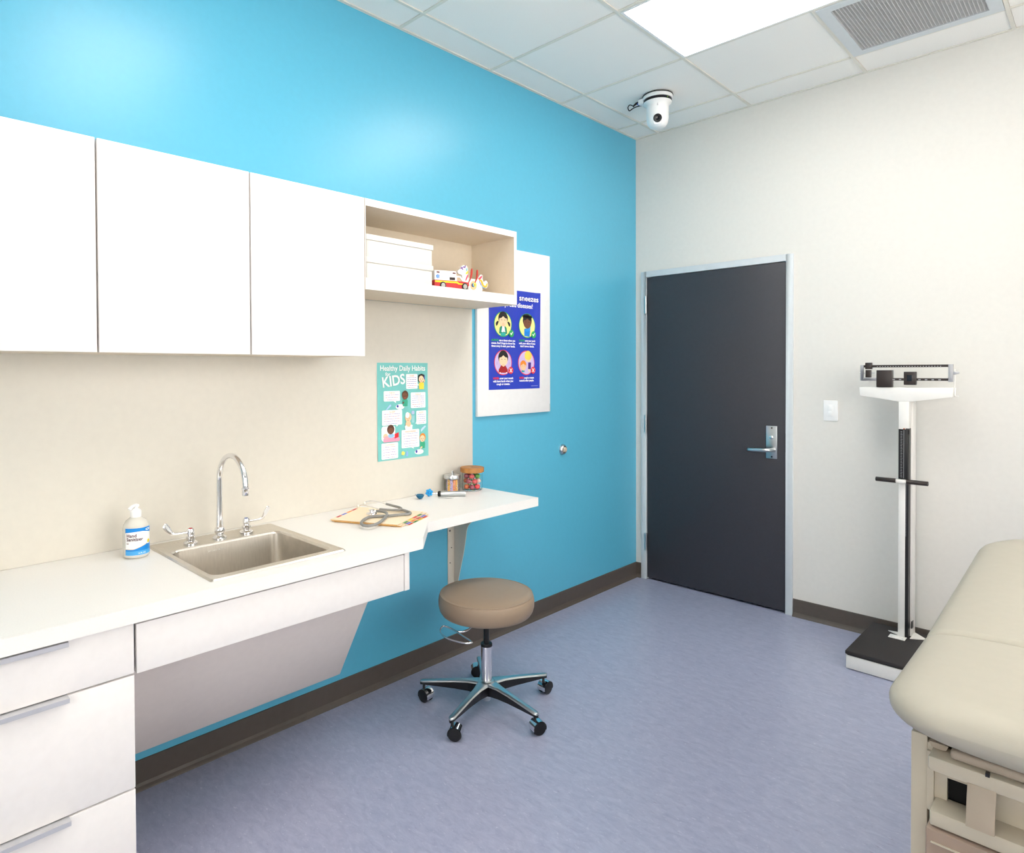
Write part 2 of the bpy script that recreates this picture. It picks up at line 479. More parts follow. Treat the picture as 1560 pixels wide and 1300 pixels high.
# ------------------------------------------------------------------ backsplash panel, upper cabinets, open shelf
YL = -3.886
spl = MB().box((0.0012, YL, 0.8405), (0.008, -1.612, 1.7525), M_SPLASH).build('backsplash_panel', None, 0.0008, origin=(0, -2.7, 0.84))
tag(spl, 'tall cream laminate panel on the wall between worktop and cupboards', 'wall panel')
CB = [(YL, -3.4275, 'white handleless wall cupboard at the end away from the open shelf'), (-3.4225, -2.966, 'white handleless wall cupboard between two other wall cupboards'),
      (-2.961, -2.4985, 'white handleless wall cupboard right beside the open shelf')]
for a, b_, lab in CB:
    t = thing('wall_cabinet', lab, 'wall cabinet', (0, (a + b_) / 2, 1.493), 'flat white wall cupboards')
    m = MB()
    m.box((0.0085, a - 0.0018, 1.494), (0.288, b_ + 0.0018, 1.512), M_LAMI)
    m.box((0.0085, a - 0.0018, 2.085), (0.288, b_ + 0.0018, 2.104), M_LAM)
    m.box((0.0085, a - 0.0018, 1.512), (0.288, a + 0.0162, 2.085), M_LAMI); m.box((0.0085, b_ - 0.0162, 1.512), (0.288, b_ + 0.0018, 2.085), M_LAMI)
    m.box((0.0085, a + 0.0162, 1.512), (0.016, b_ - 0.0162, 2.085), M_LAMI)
    m.build('carcass', t)
    MB().box((0.29, a + 0.0003, 1.493), (0.31, b_ - 0.0003, 2.105), M_LAM).build('door_panel', t, 0.0008)
sh = thing('wall_shelf', 'open white box shelf holding two storage boxes and toys', 'shelf', (0, -2.05, 1.753))
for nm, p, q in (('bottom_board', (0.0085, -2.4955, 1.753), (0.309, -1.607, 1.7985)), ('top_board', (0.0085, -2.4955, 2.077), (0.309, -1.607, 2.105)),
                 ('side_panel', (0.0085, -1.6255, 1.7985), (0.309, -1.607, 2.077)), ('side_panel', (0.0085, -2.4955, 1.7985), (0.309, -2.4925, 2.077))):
    o = MB().box(p, q, M_LAMI).build(nm, sh)  # boards are white; their beige shading is put into the colour
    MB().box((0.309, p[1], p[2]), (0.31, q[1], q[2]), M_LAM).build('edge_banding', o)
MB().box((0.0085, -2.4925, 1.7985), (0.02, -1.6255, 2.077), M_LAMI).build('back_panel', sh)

# two white lidded boxes
for z, lab in ((1.7985, 'white cardboard storage box with lid standing on the open shelf'), (1.8875, 'white cardboard storage box with lid stacked on top of another box')):
    t = thing('storage_box', lab, 'box', (0.16, -2.293, z), 'white lidded storage boxes')
    m = MB(); m.box((0.035, -2.467, z), (0.279, -2.125, z + 0.066), M_BOX); m.build('box_body', t, 0.0015)
    m = MB(); m.box((0.031, -2.4715, z + 0.0662), (0.2835, -2.1195, z + 0.0885), M_BOX); m.build('box_lid', t, 0.002)

# toy ambulance (flat wooden cut-out with thickness), local u = +y, v = +z, depth = x
AX, AY, AZ = 0.236, -2.072, 1.7985
amb = thing('toy_ambulance', 'red and white toy ambulance with yellow stripe on the open shelf', 'toy vehicle', (AX, AY, AZ))
fu = lambda u, v, w: (AX + w, AY + u, AZ + v)
R_, W_, Y_ = col((196, 44, 50)), col((246, 246, 246)), col((250, 206, 30))
MB().prism([(0, 0.008), (0.205, 0.008), (0.205, 0.035), (0.196, 0.039), (0.165, 0.042), (0, 0.042)], fu, -0.05, 0.0, R_).build('lower_body', amb, 0.001)
MB().prism([(0, 0.042), (0.128, 0.042), (0.128, 0.085), (0.126, 0.087), (0.002, 0.087), (0, 0.085)], fu, -0.05, -0.0005, W_).build('box_body', amb, 0.001)
m = MB(); m.prism([(0.128, 0.042), (0.132, 0.042), (0.132, 0.06), (0.150, 0.06), (0.166, 0.042), (0.175, 0.042), (0.155, 0.066), (0.128, 0.066)], fu, -0.048, -0.001, W_)
m.prism([(0.132, 0.042), (0.166, 0.042), (0.150, 0.06), (0.132, 0.06)], fu, -0.046, -0.004, col((196, 170, 140)))
m.build('cab', amb)
MB().prism([(0.002, 0.031), (0.13, 0.031), (0.142, 0.026), (0.194, 0.025), (0.194, 0.030), (0.146, 0.032), (0.134, 0.039), (0.002, 0.039)], fu, 0, 0.0012, Y_).build('yellow_stripe', amb)
MB().prism([(0.088, 0.045), (0.12, 0.045), (0.12, 0.058), (0.088, 0.058)], fu, -0.0005, 0.0008, col((40, 22, 16))).build('side_window', amb)
for u in (0.012, 0.106):
    MB().prism([(u, 0.075), (u + 0.017, 0.075), (u + 0.017, 0.081), (u, 0.081)], fu, -0.0005, 0.0008, col((90, 24, 34))).build('marker_light', amb)
st = []
for k in range(12):
    a = PI / 6 * k; rr = 0.0115 if k % 2 == 0 else 0.0075
    st.append((0.019 + rr * math.sin(a), 0.0585 + rr * math.cos(a)))
m = MB(); m.prism(st, fu, -0.0005, 0.001, col((24, 124, 226)))
m.box(fu(0.018, 0.052, 0.001), fu(0.020, 0.065, 0.0014), col((240, 246, 255)))
m.build('medical_star', amb)
m = MB()
for a in (0.6, 2.2): m.tube([fu(0.044 - 0.007 * math.cos(a), 0.058 - 0.007 * math.sin(a), 0), fu(0.044 + 0.007 * math.cos(a), 0.058 + 0.007 * math.sin(a), 0)], 0.001, col((190, 206, 240)), 6)
m.build('faint_emblem', amb)
for u in (0.048, 0.178):
    wl = MB().lathe([(0.0, 0.006), (0.016, 0.006), (0.0175, 0.004), (0.0175, 0.0)], fu(u, 0.0175, -0.001), M_BLACK, 24, (1, 0, 0)).build('wheel', amb)
    MB().lathe([(0, 0.0012), (0.010, 0.001), (0.0115, 0)], fu(u, 0.0175, 0.005), col((170, 172, 166)), 20, (1, 0, 0)).build('hub_cap', wl)
MB().prism([(0.196, 0.008), (0.209, 0.008), (0.211, 0.014), (0.207, 0.022), (0.2, 0.022)], fu, -0.05, 0.001, col((214, 214, 214))).build('front_bumper', amb, 0.001)

amb.rotation_euler.z = math.radians(-17); amb.scale = (0.93, 0.84, 0.95)
# toy unicorn on a little wooden base
UX, UY, UZ = 0.18, -1.866, 1.7985
uni = thing('toy_unicorn', 'white toy unicorn with rainbow tail and red stick legs on the shelf', 'toy', (UX, UY, UZ))
fu = lambda u, v, w: (UX + w, UY + u, UZ + v)
MB().prism([(0.03, 0), (0.165, 0), (0.17, 0.012), (0.166, 0.016), (0.03, 0.016)], fu, -0.04, 0.04, M_WOODL).build('toy_base', uni, 0.002)
bodyc = [(-0.012, 0.108), (-0.017, 0.1), (-0.013, 0.092), (0.0, 0.089), (0.012, 0.088), (0.016, 0.06), (0.018, 0.045), (0.028, 0.028), (0.05, 0.02), (0.085, 0.017), (0.118, 0.02), (0.128, 0.022),
         (0.135, 0.0165), (0.152, 0.027), (0.146, 0.04), (0.15, 0.05), (0.135, 0.068), (0.124, 0.08), (0.1, 0.077), (0.07, 0.075), (0.052, 0.08), (0.05, 0.1), (0.051, 0.122), (0.043, 0.134), (0.022, 0.136), (0.008, 0.128), (0.002, 0.115)]
MB().prism(bodyc, fu, -0.006, 0.006, W_).build('body_cutout', uni, 0.0015)
MB().prism([(0.118, 0.078), (0.127, 0.073), (0.14, 0.056), (0.148, 0.046), (0.165, 0.036), (0.182, 0.041), (0.19, 0.056), (0.186, 0.07), (0.176, 0.078), (0.168, 0.072), (0.158, 0.066), (0.15, 0.084), (0.152, 0.098), (0.142, 0.103), (0.132, 0.096)], fu, -0.005, 0.005, W_).build('tail', uni, 0.001)
def ustroke(name, pts, rad, c):
    q = spline([fu(u, v, 0.0055) for u, v in pts], 5); n = len(q)
    MB().tube(q, [rad * (0.45 + 0.55 * math.sin(PI * (i + 0.6) / (n + 0.2))) for i in range(n)], c, 8, flat=1.0).build(name, uni)
ustroke('tail_strand', [(0.126, 0.074), (0.14, 0.072), (0.152, 0.05), (0.172, 0.047), (0.182, 0.062)], 0.006, col((252, 196, 70)))
ustroke('tail_strand', [(0.127, 0.07), (0.138, 0.055), (0.15, 0.042), (0.168, 0.038)], 0.003, col((140, 200, 240)))
ustroke('tail_strand', [(0.125, 0.07), (0.133, 0.06), (0.138, 0.05)], 0.0025, col((130, 100, 200)))
ustroke('tail_strand', [(0.122, 0.078), (0.135, 0.086), (0.145, 0.095)], 0.005, col((240, 80, 110)))
ustroke('mane_strand', [(0.044, 0.122), (0.041, 0.115), (0.042, 0.108)], 0.004, col((120, 210, 220)))
ustroke('mane_strand', [(0.05, 0.108), (0.043, 0.1), (0.036, 0.094)], 0.0045, col((250, 226, 60)))
ustroke('mane_strand', [(0.05, 0.092), (0.043, 0.08), (0.035, 0.063)], 0.004, col((236, 80, 110)))
m = MB()
for u, v in ((0.006, 0.118), (0.012, 0.122), (0.015, 0.115), (0.022, 0.126), (0.029, 0.125), (0.032, 0.131)): m.ball(fu(u, v, 0.006), 0.004, col((116, 66, 168)), 8, 6, (0.3, 1, 1))
m.build('forehead_flower', uni)
MB().ball(fu(0.024, 0.098, 0.006), 0.0025, col((250, 190, 190)), 8, 6, (0.3, 1, 1)).build('cheek', uni)
for (u0, v0), (u1, v1), (u2, v2) in (((0.048, 0.048), (0.062, 0.082), (0.068, 0.122)), ((0.09, 0.05), (0.101, 0.08), (0.105, 0.12))):
    q = spline([fu(u0, v0, 0.008), fu(u1, v1, 0.014), fu(u2, v2, 0.014)], 5)
    MB().tube(q, [0.0022, 0.0022, 0.0024, 0.0026, 0.003, 0.004, 0.0048, 0.0052, 0.005, 0.0045, 0.003], col((196, 60, 50)), 8).build('red_stick', uni)
m = MB(); m.lathe([(0, 0.004), (0.02, 0.004), (0.021, 0)], fu(0.086, 0.045, 0.005), col((226, 196, 150)), 24, (1, 0, 0))
m.build('belly_drum', uni)
for k, c_ in enumerate([(84, 60, 130), (90, 190, 200), (252, 226, 100)]):
    MB().lathe([(0, 0.001), (0.009, 0.001), (0.0095, 0)], fu(0.080 + 0.0065 * k, 0.045 + 0.002 * k, 0.0092 + 0.0006 * k), col(c_), 18, (1, 0, 0)).build('drum_patch', uni)
MB().ball(fu(0.089, 0.047, 0.012), 0.0035, col((226, 150, 40)), 10, 7).build('drum_bead', uni)
MB().ball(fu(0.047, 0.048, 0.01), 0.005, M_BLACK, 10, 7).build('stick_joint', uni)

# ------------------------------------------------------------------ white board, door stop, light switch
wbd = MB().box((0.0012, -1.584, 1.195), (0.018, -0.979, 2.101), M_WHITE).build('whiteboard', None, 0.0012, origin=(0, -1.28, 1.195))
tag(wbd, 'plain white rectangular board on the blue wall behind the cough poster', 'board')
MB().box((0.018, -0.987, 1.197), (0.0188, -0.98, 1.24), mat('board_tag', (200, 205, 205), 0.5)).build('corner_clip', wbd)
ds = thing('wall_door_stop', 'round chrome door bumper on the blue wall', 'door stop', (0, -0.842, 0.958))
MB().lathe([(0.031, 0), (0.031, 0.006), (0.028, 0.014), (0.023, 0.02), (0.02, 0.02), (0.018, 0.014), (0.0, 0.014)], (0, -0.842, 0.958), M_SATIN, 32, (1, 0, 0)).build('bumper_cup', ds)
MB().lathe([(0.016, 0.012), (0.016, 0.022), (0.012, 0.027), (0, 0.029)], (0, -0.842, 0.958), mat('bumper_rubber', (190, 180, 160), 0.5), 24, (1, 0, 0)).build('rubber_bumper', ds)
sw = thing('light_switch', 'white light switch plate on the cream wall beside the door', 'light switch', (1.228, 0, 1.203))
MB().box((1.191, -0.006, 1.146), (1.265, 0, 1.26), M_WHITE).build('switch_plate', sw, 0.0025)
ro = MB().box((1.2115, -0.0075, 1.17), (1.2445, -0.005, 1.236), M_WHITE).build('rocker', sw, 0.001)
MB().box((1.217, -0.0095, 1.204), (1.237, -0.007, 1.232), M_WHITE).build('button', ro, 0.0008)
MB().box((1.217, -0.0095, 1.174), (1.237, -0.007, 1.2), M_WHITE).build('button', ro, 0.0008)

# ------------------------------------------------------------------ posters (flat print on paper)
class Sheet:
    """flat print on a wall sheet: u along +y, v along +z, w off the wall along +x"""
    def __init__(s, root, x, y, z): s.root, s.x, s.y, s.z = root, x, y, z
    def p(s, u, v, w): return (s.x + w, s.y + u, s.z + v)
    def poly(s, mb, pts, w, m):
        mb.faces([s.p(u, v, w) for u, v in pts], [tuple(range(len(pts)))], m)
    def disc(s, mb, u, v, ru, rv, w, m, n=24, a0=0, a1=2 * PI):
        k = n if abs(a1 - a0 - 2 * PI) < 1e-6 else n + 1
        s.poly(mb, [(u + ru * math.cos(a0 + (a1 - a0) * i / n), v + rv * math.sin(a0 + (a1 - a0) * i / n)) for i in range(k)], w, m)
    def text(s, mb, body, u, v, size, w, m, align='CENTER', bold=0.0, rot=0.0, width=None):
        V, F = text_shape(body, size, align, bold)
        if not V: return
        k = 1.0
        if width:
            ww = max(a[0] for a in V) - min(a[0] for a in V); k = width / ww
        c_, s_ = math.cos(rot), math.sin(rot)
        mb.faces([s.p(u + a[0] * k * c_ - a[1] * s_, v + a[0] * k * s_ + a[1] * c_, w) for a in V], F, m)

SK1, SK2, SK3 = col((250, 214, 176)), col((122, 76, 54)), col((246, 200, 160))
HB, HBR, HOR, HBL = col((34, 30, 32)), col((86, 54, 40)), col((240, 140, 40)), col((250, 214, 90))
PW = col((250, 250, 250))
# green poster on the panel
GX = 0.0085
gp = thing('poster', 'turquoise daily habits poster with speech bubbles on the cream panel', 'poster', (GX, -2.219, 1.025))
S = Sheet(gp, GX, -2.219, 1.025)
TEAL = mat('teal_print', (122, 200, 197), 0.4, noise=0.05, nscale=8)
m = MB(); N = 14; L = []
for j in range(N + 1):
    v = 0.4485 * j / N; row = []
    for i in range(11):
        u = -0.001 + 0.302 * i / 10
        lift = 0.002 * math.sin(v * 14 + 1) ** 2 * (abs(u - 0.15) / 0.15) ** 4 + 0.0008
        row.append(S.p(u - 0.003 * (v / 0.45 - 0.5) * 0.6, v, lift - 0.0006))
    L.append(row)
vv = [p for r_ in L for p in r_]
m.faces(vv, [(j * 11 + i, j * 11 + i + 1, (j + 1) * 11 + i + 1, (j + 1) * 11 + i) for j in range(N) for i in range(10)], TEAL, True)
m.build('poster_paper', gp)
Wp = 0.0032
m = MB(); S.text(m, 'Healthy Daily Habits', 0.148, 0.412, 0.034, Wp, PW, bold=0.0006, width=0.268); m.build('headline', gp)
m = MB(); S.text(m, 'for', 0.058, 0.388, 0.024, Wp, PW, bold=0.0005); m.build('headline', gp)
m = MB(); S.text(m, 'KIDS', 0.026, 0.335, 0.066, Wp, PW, align='LEFT', bold=0.0014, rot=0.13, width=0.132); m.build('headline', gp)
LT = [col((168, 150, 200)), col((214, 168, 178)), col((150, 158, 206))]
ORG = col((244, 150, 70))
bubs = [(0.164, 0.326, 0.2345, 0.396, 'HAIR', 6, (0.236, 0.345, 0.246, 0.34)), (0.0336, 0.2715, 0.1275, 0.3185, 'TEETH', 3, (0.09, 0.272, 0.104, 0.262)),
        (0.192, 0.2345, 0.2835, 0.3085, 'NAILS', 6, None), (0.0233, 0.1615, 0.1394, 0.231, 'SLEEP', 5, (0.105, 0.163, 0.108, 0.152)),
        (0.2258, 0.156, 0.2873, 0.2205, 'BODY', 5, (0.2265, 0.164, 0.219, 0.158)), (0.135, 0.049, 0.243, 0.134, 'HANDWASHING', 6, (0.19, 0.05, 0.211, 0.042)),
        (0.0196, 0.007, 0.1144, 0.0805, 'CLOTHING', 5, None)]
for u0, v0, u1, v1, head, nl, tail in bubs:
    m = MB(); S.poly(m, rrect(u0, u1, v0, v1, 0.005, 3), Wp, PW)
    if tail:
        if abs(tail[0] - tail[2]) > 0.006 and abs(tail[1] - tail[3]) < 0.008:
            S.poly(m, [(tail[0], tail[1] + 0.006), (tail[0], tail[1] - 0.003), (tail[2], tail[3])], Wp - 0.0002, PW)
        else:
            S.poly(m, [(tail[0] - 0.002, tail[1] + 0.001), (tail[2], tail[3]), (tail[0] + 0.014, tail[1] + 0.001)], Wp - 0.0002, PW)
    bo = m.build('speech_bubble', gp)
    hgt = v1 - v0
    m = MB(); S.text(m, head, (u0 + u1) / 2, v1 - 0.0125, 0.0105, Wp + 0.0004, ORG, width=min(0.62 * (u1 - u0), 0.0065 * len(head))); m.build('bubble_heading', bo)
    for k in range(nl):
        vy = v1 - 0.018 - (hgt - 0.024) * k / max(1, nl - 1) * 0.98
        wd = (u1 - u0) * (0.84 if k < nl - 1 else 0.6) * random.uniform(0.92, 1.0)
        m = MB(); uu = (u0 + u1) / 2 - wd / 2; q = 0
        while uu < (u0 + u1) / 2 + wd / 2 - 0.003:
            l = random.uniform(0.006, 0.014); l = min(l, (u0 + u1) / 2 + wd / 2 - uu)
            S.poly(m, [(uu, vy - 0.0012), (uu + l, vy - 0.0012), (uu + l, vy + 0.0012), (uu, vy + 0.0012)], Wp + 0.0004, LT[random.randrange(3)])
            uu += l + 0.0022
        m.build('print_line', bo)
def kid(u, v, s, skin, hair, shirt, name='child_picture', hs=1.0, extra=None, hairlong=False):
    m = MB(); w = Wp + 0.0002
    S.poly(m, [(u - 0.014 * s, v - 0.045 * s), (u + 0.014 * s, v - 0.045 * s), (u + 0.016 * s, v - 0.02 * s), (u + 0.008 * s, v - 0.008 * s), (u - 0.008 * s, v - 0.008 * s), (u - 0.016 * s, v - 0.02 * s)], w, shirt)
    if hairlong: S.poly(m, rrect(u - 0.021 * s, u + 0.021 * s, v - 0.012 * s, v + 0.026 * s, 0.01 * s, 4), w + 0.0002, hair)
    S.disc(m, u, v + 0.008 * s, 0.019 * s, 0.021 * s, w + 0.0004, hair)
    S.disc(m, u - 0.002 * s, v + 0.003 * s, 0.0155 * s, 0.0165 * s, w + 0.0007, skin)
    for du in (-0.008, 0.004): S.disc(m, u + du * s, v + 0.003 * s, 0.0018 * s, 0.0024 * s, w + 0.001, HB, 8)
    S.disc(m, u - 0.002 * s, v - 0.006 * s, 0.004 * s, 0.0018 * s, w + 0.001, col((206, 90, 90)), 10)
    if extra: extra(m, w)
    m.build(name, gp)
kid(0.259, 0.368, 1.0, SK1, HB, col((250, 220, 70)), hairlong=True, extra=lambda m, w: (S.poly(m, [(0.272, 0.352), (0.279, 0.36), (0.275, 0.38), (0.27, 0.374)], w + 0.001, SK3), S.poly(m, [(0.273, 0.37), (0.277, 0.37), (0.278, 0.388), (0.274, 0.388)], w + 0.0012, col((70, 90, 190)))))
kid(0.158, 0.290, 1.0, SK2, HBR, col((60, 170, 140)), extra=lambda m, w: (S.disc(m, 0.128, 0.244, 0.026, 0.012, w - 0.0004, PW), S.disc(m, 0.113, 0.247, 0.006, 0.006, w + 0.0008, col((60, 70, 170)), 12), S.poly(m, [(0.143, 0.256), (0.152, 0.262), (0.15, 0.268), (0.141, 0.264)], w + 0.0011, SK2)))
kid(0.176, 0.185, 1.0, SK3, SK3, SK3, extra=lambda m, w: (S.disc(m, 0.17, 0.203, 0.012, 0.014, w + 0.0012, PW), S.disc(m, 0.178, 0.14, 0.022, 0.008, w + 0.0012, PW), S.disc(m, 0.162, 0.148, 0.008, 0.007, w + 0.0014, PW), S.disc(m, 0.194, 0.151, 0.007, 0.006, w + 0.0014, PW)))
m = MB(); S.poly(m, rrect(0.196, 0.214, 0.205, 0.222, 0.006, 3), Wp, col((190, 200, 230)))
for k in range(5): S.poly(m, [(0.196 + 0.004 * k, 0.2), (0.1975 + 0.004 * k, 0.2), (0.2 + 0.003 * k, 0.165), (0.1985 + 0.003 * k, 0.165)], Wp, col((190, 226, 236)))
m.build('shower_picture', gp)
m = MB(); w = Wp
S.poly(m, rrect(0.02, 0.098, 0.09, 0.158, 0.012, 4), w, PW); S.poly(m, [(0.03, 0.085), (0.122, 0.085), (0.126, 0.1), (0.06, 0.112), (0.03, 0.1)], w + 0.0003, col((244, 160, 186)))
S.disc(m, 0.072, 0.142, 0.021, 0.022, w + 0.0006, HBR); S.disc(m, 0.072, 0.135, 0.0145, 0.016, w + 0.0008, SK2)
S.disc(m, 0.074, 0.113, 0.018, 0.01, w + 0.0006, col((150, 200, 240))); S.poly(m, [(0.094, 0.098), (0.118, 0.104), (0.118, 0.126), (0.094, 0.12)], w + 0.001, col((214, 40, 54)))
S.disc(m, 0.042, 0.112, 0.013, 0.012, w + 0.0009, SK3); S.disc(m, 0.046, 0.105, 0.014, 0.008, w + 0.001, col((246, 170, 180)))
m.build('child_picture', gp)
kid(0.264, 0.083, 0.98, SK1, HOR, col((60, 170, 130)), extra=lambda m, w: (S.disc(m, 0.242, 0.024, 0.028, 0.012, w - 0.0004, PW), S.disc(m, 0.225, 0.027, 0.006, 0.007, w + 0.0008, col((60, 60, 160)), 12), S.poly(m, [(0.25, 0.036), (0.262, 0.044), (0.258, 0.05), (0.247, 0.042)], w + 0.0011, SK1)))
for pts, c_ in (([(0.046, 0.234), (0.05, 0.231), (0.076, 0.25), (0.074, 0.257), (0.068, 0.256)], (170, 206, 240)), ([(0.255, 0.118), (0.27, 0.13), (0.285, 0.142), (0.281, 0.148), (0.262, 0.138), (0.253, 0.13)], (200, 226, 246)),
                ([(0.134, 0.02), (0.15, 0.016), (0.156, 0.028), (0.144, 0.036), (0.136, 0.032)], (250, 226, 110)), ([(0.161, 0.01), (0.174, 0.01), (0.174, 0.026), (0.17, 0.034), (0.164, 0.034)], (150, 190, 236))):
    m = MB(); S.poly(m, pts, Wp, col(c_)); m.build('small_picture', gp)

# blue poster on the white board
BX = 0.0182
bp_ = thing('poster', 'royal blue cough and sneeze poster with four round cartoons on the white board', 'poster', (BX, -1.507, 1.331))
S = Sheet(bp_, BX, -1.507, 1.331)
ROY = mat('royal_blue_print', (38, 62, 188), 0.25, noise=0.04, nscale=6)
m = MB(); vv = []; NU = 20; NV = 12
for j in range(NV + 1):
    for i in range(NU + 1):
        u, v = 0.006 + 0.42 * i / NU, 0.002 + 0.544 * j / NV
        curl = 0.012 * max(0, (u - 0.375) / 0.05) ** 2 * (0.35 + 0.65 * v / 0.546) * 0.7
        vv.append(S.p(u + 0.004 * v / 0.546, v, 0.0006 + curl))
m.faces(vv, [(j * (NU + 1) + i, j * (NU + 1) + i + 1, (j + 1) * (NU + 1) + i + 1, (j + 1) * (NU + 1) + i) for j in range(NV) for i in range(NU)], ROY, True)
m.build('poster_paper', bp_)
Wp = 0.0022
m = MB(); S.text(m, 'Coughs and', 0.232, 0.4925, 0.034, Wp, PW, align='RIGHT', bold=0.0006, width=0.17); m.build('headline', bp_)
m = MB(); S.text(m, 'sneezes', 0.329, 0.4925, 0.043, Wp + 0.006, PW, bold=0.0007, width=0.166); m.build('headline', bp_)
m = MB(); S.text(m, 'spread', 0.228, 0.4535, 0.034, Wp, PW, align='RIGHT', bold=0.0006, width=0.11); m.build('headline', bp_)
m = MB(); S.text(m, 'diseases!', 0.303, 0.4535, 0.036, Wp, PW, bold=0.0006, width=0.13); m.build('headline', bp_)
GRN, RED, YEL, LIL = col((40, 170, 90)), col((226, 50, 60)), col((250, 236, 150)), col((206, 186, 230))
def medal(u, v, rim, fill, draw):
    m = MB(); S.disc(m, u, v, 0.071, 0.0685, Wp, rim, 40); S.disc(m, u, v, 0.0665, 0.064, Wp + 0.0004, fill, 40); draw(m, u, v, Wp + 0.0008)
    return m.build('round_cartoon', bp_)
def head(m, u, v, w, skin, hair, s=1.0):
    S.disc(m, u, v + 0.011 * s, 0.040 * s, 0.040 * s, w, hair, 28)
    S.disc(m, u, v - 0.004 * s, 0.0345 * s, 0.031 * s, w + 0.0004, skin, 28)
    S.poly(m, [(u + 0.04 * s * math.cos(a), v + 0.012 * s + 0.036 * s * math.sin(a)) for a in [PI * k / 14 for k in range(15)]] + [(u - 0.018 * s, v + 0.012 * s), (u, v + 0.024 * s), (u + 0.018 * s, v + 0.012 * s)], w + 0.0006, hair)
    for du in (-0.013, 0.013): S.poly(m, [(u + (du - 0.006) * s, v + 0.0015 * s), (u + (du + 0.006) * s, v + 0.0015 * s), (u + (du + 0.006) * s, v + 0.0035 * s), (u + (du - 0.006) * s, v + 0.0035 * s)], w + 0.0008, HB)
def girl(m, u, v, w):
    for s in (-1, 1): S.poly(m, [(u + s * 0.034, v + 0.012), (u + s * 0.046, v + 0.016), (u + s * 0.058, v + 0.004), (u + s * 0.056, v - 0.012), (u + s * 0.046, v - 0.008)], w, HB)
    S.poly(m, [(u - 0.033, v - 0.052), (u + 0.033, v - 0.052), (u + 0.028, v - 0.02), (u + 0.016, v - 0.01), (u - 0.016, v - 0.01), (u - 0.028, v - 0.02)], w, col((30, 140, 110)))
    S.disc(m, u, v - 0.055, 0.022, 0.009, w + 0.0002, col((50, 180, 170)))
    head(m, u, v + 0.02, w + 0.0004, SK1, HB, 0.95)
    S.disc(m, u, v - 0.006, 0.012, 0.014, w + 0.0014, SK3, 16)
    S.poly(m, [(u - 0.008, v - 0.012), (u + 0.008, v - 0.012), (u + 0.016, v - 0.044), (u + 0.004, v - 0.04), (u - 0.004, v - 0.044), (u - 0.016, v - 0.042)], w + 0.0018, PW)
def boy(m, u, v, w):
    S.poly(m, [(u - 0.026, v - 0.058), (u + 0.02, v - 0.062), (u + 0.026, v - 0.03), (u + 0.024, v - 0.012), (u - 0.026, v - 0.018)], w, col((24, 130, 220)))
    head(m, u, v + 0.018, w + 0.0004, SK2, HB, 0.95)
    for k in range(7): S.disc(m, u - 0.03 + 0.01 * k, v + 0.05 + 0.006 * math.sin(k * 2.1), 0.011, 0.009, w + 0.0012, HB, 12)
    S.poly(m, [(u - 0.024, v - 0.02), (u + 0.012, v - 0.016), (u + 0.028, v + 0.0), (u + 0.024, v - 0.022), (u + 0.004, v - 0.034), (u - 0.024, v - 0.032)], w + 0.0014, col((40, 150, 236)))
def red(m, u, v, w):
    S.poly(m, [(u - 0.036, v - 0.055), (u + 0.036, v - 0.055), (u + 0.036, v - 0.038), (u + 0.018, v - 0.016), (u - 0.018, v - 0.016), (u - 0.036, v - 0.038)], w, col((166, 30, 36)))
    head(m, u, v + 0.016, w + 0.0004, SK1, HB, 0.98)
    S.disc(m, u, v - 0.014, 0.011, 0.008, w + 0.0014, SK3, 14)
    for s in (-1, 1):
        S.disc(m, u + s * 0.026, v - 0.056, 0.006, 0.004, w + 0.0004, PW, 10)
        for q in (0.044, 0.05): S.poly(m, [(u + s * q, v - 0.012), (u + s * (q + 0.0015), v - 0.012), (u + s * (q + 0.0015), v + 0.004), (u + s * q, v + 0.004)], w, col((170, 140, 200)))
def pair(m, u, v, w):
    head(m, u + 0.014, v + 0.03, w + 0.0004, SK1, HBL, 0.75); S.disc(m, u + 0.014, v + 0.036, 0.03, 0.02, w + 0.0013, HBL)
    S.poly(m, [(u + 0.014, v - 0.036), (u + 0.038, v - 0.036), (u + 0.04, v + 0.002), (u + 0.016, v + 0.002)], w, col((70, 40, 130)))
    S.poly(m, [(u + 0.016, v - 0.05), (u + 0.03, v - 0.05), (u + 0.03, v - 0.036), (u + 0.016, v - 0.036)], w, SK1)
    head(m, u - 0.028, v - 0.02, w + 0.0006, SK3, HOR, 0.66)
    S.poly(m, [(u - 0.042, v - 0.052), (u - 0.016, v - 0.052), (u - 0.018, v - 0.04), (u - 0.04, v - 0.04)], w, col((40, 160, 170)))
med = [(0.118, 0.355, GRN, YEL, girl), (0.319, 0.355, GRN, YEL, boy), (0.118, 0.1475, RED, LIL, red), (0.311, 0.1472, RED, LIL, pair)]
objs = [medal(*a) for a in med]
for u, v, c_, k in ((0.1835, 0.3065, GRN, 0), (0.372, 0.307, GRN, 1), (0.177, 0.105, RED, 2), (0.3665, 0.1055, RED, 3)):
    m = MB(); S.disc(m, u, v, 0.02, 0.0195, Wp + 0.003, c_, 24)
    if k < 2: S.poly(m, [(u - 0.011, v + 0.001), (u - 0.008, v + 0.005), (u - 0.003, v - 0.002), (u + 0.009, v + 0.011), (u + 0.012, v + 0.008), (u - 0.003, v - 0.01)], Wp + 0.0034, PW)
    else:
        for s in (-1, 1): S.poly(m, [(u - 0.0115, v - s * 0.009), (u - 0.008, v - s * 0.012), (u + 0.0115, v + s * 0.009), (u + 0.008, v + s * 0.012)], Wp + 0.0034 + 0.0002 * s, PW)
    m.build('tick_badge' if k < 2 else 'cross_badge', bp_)
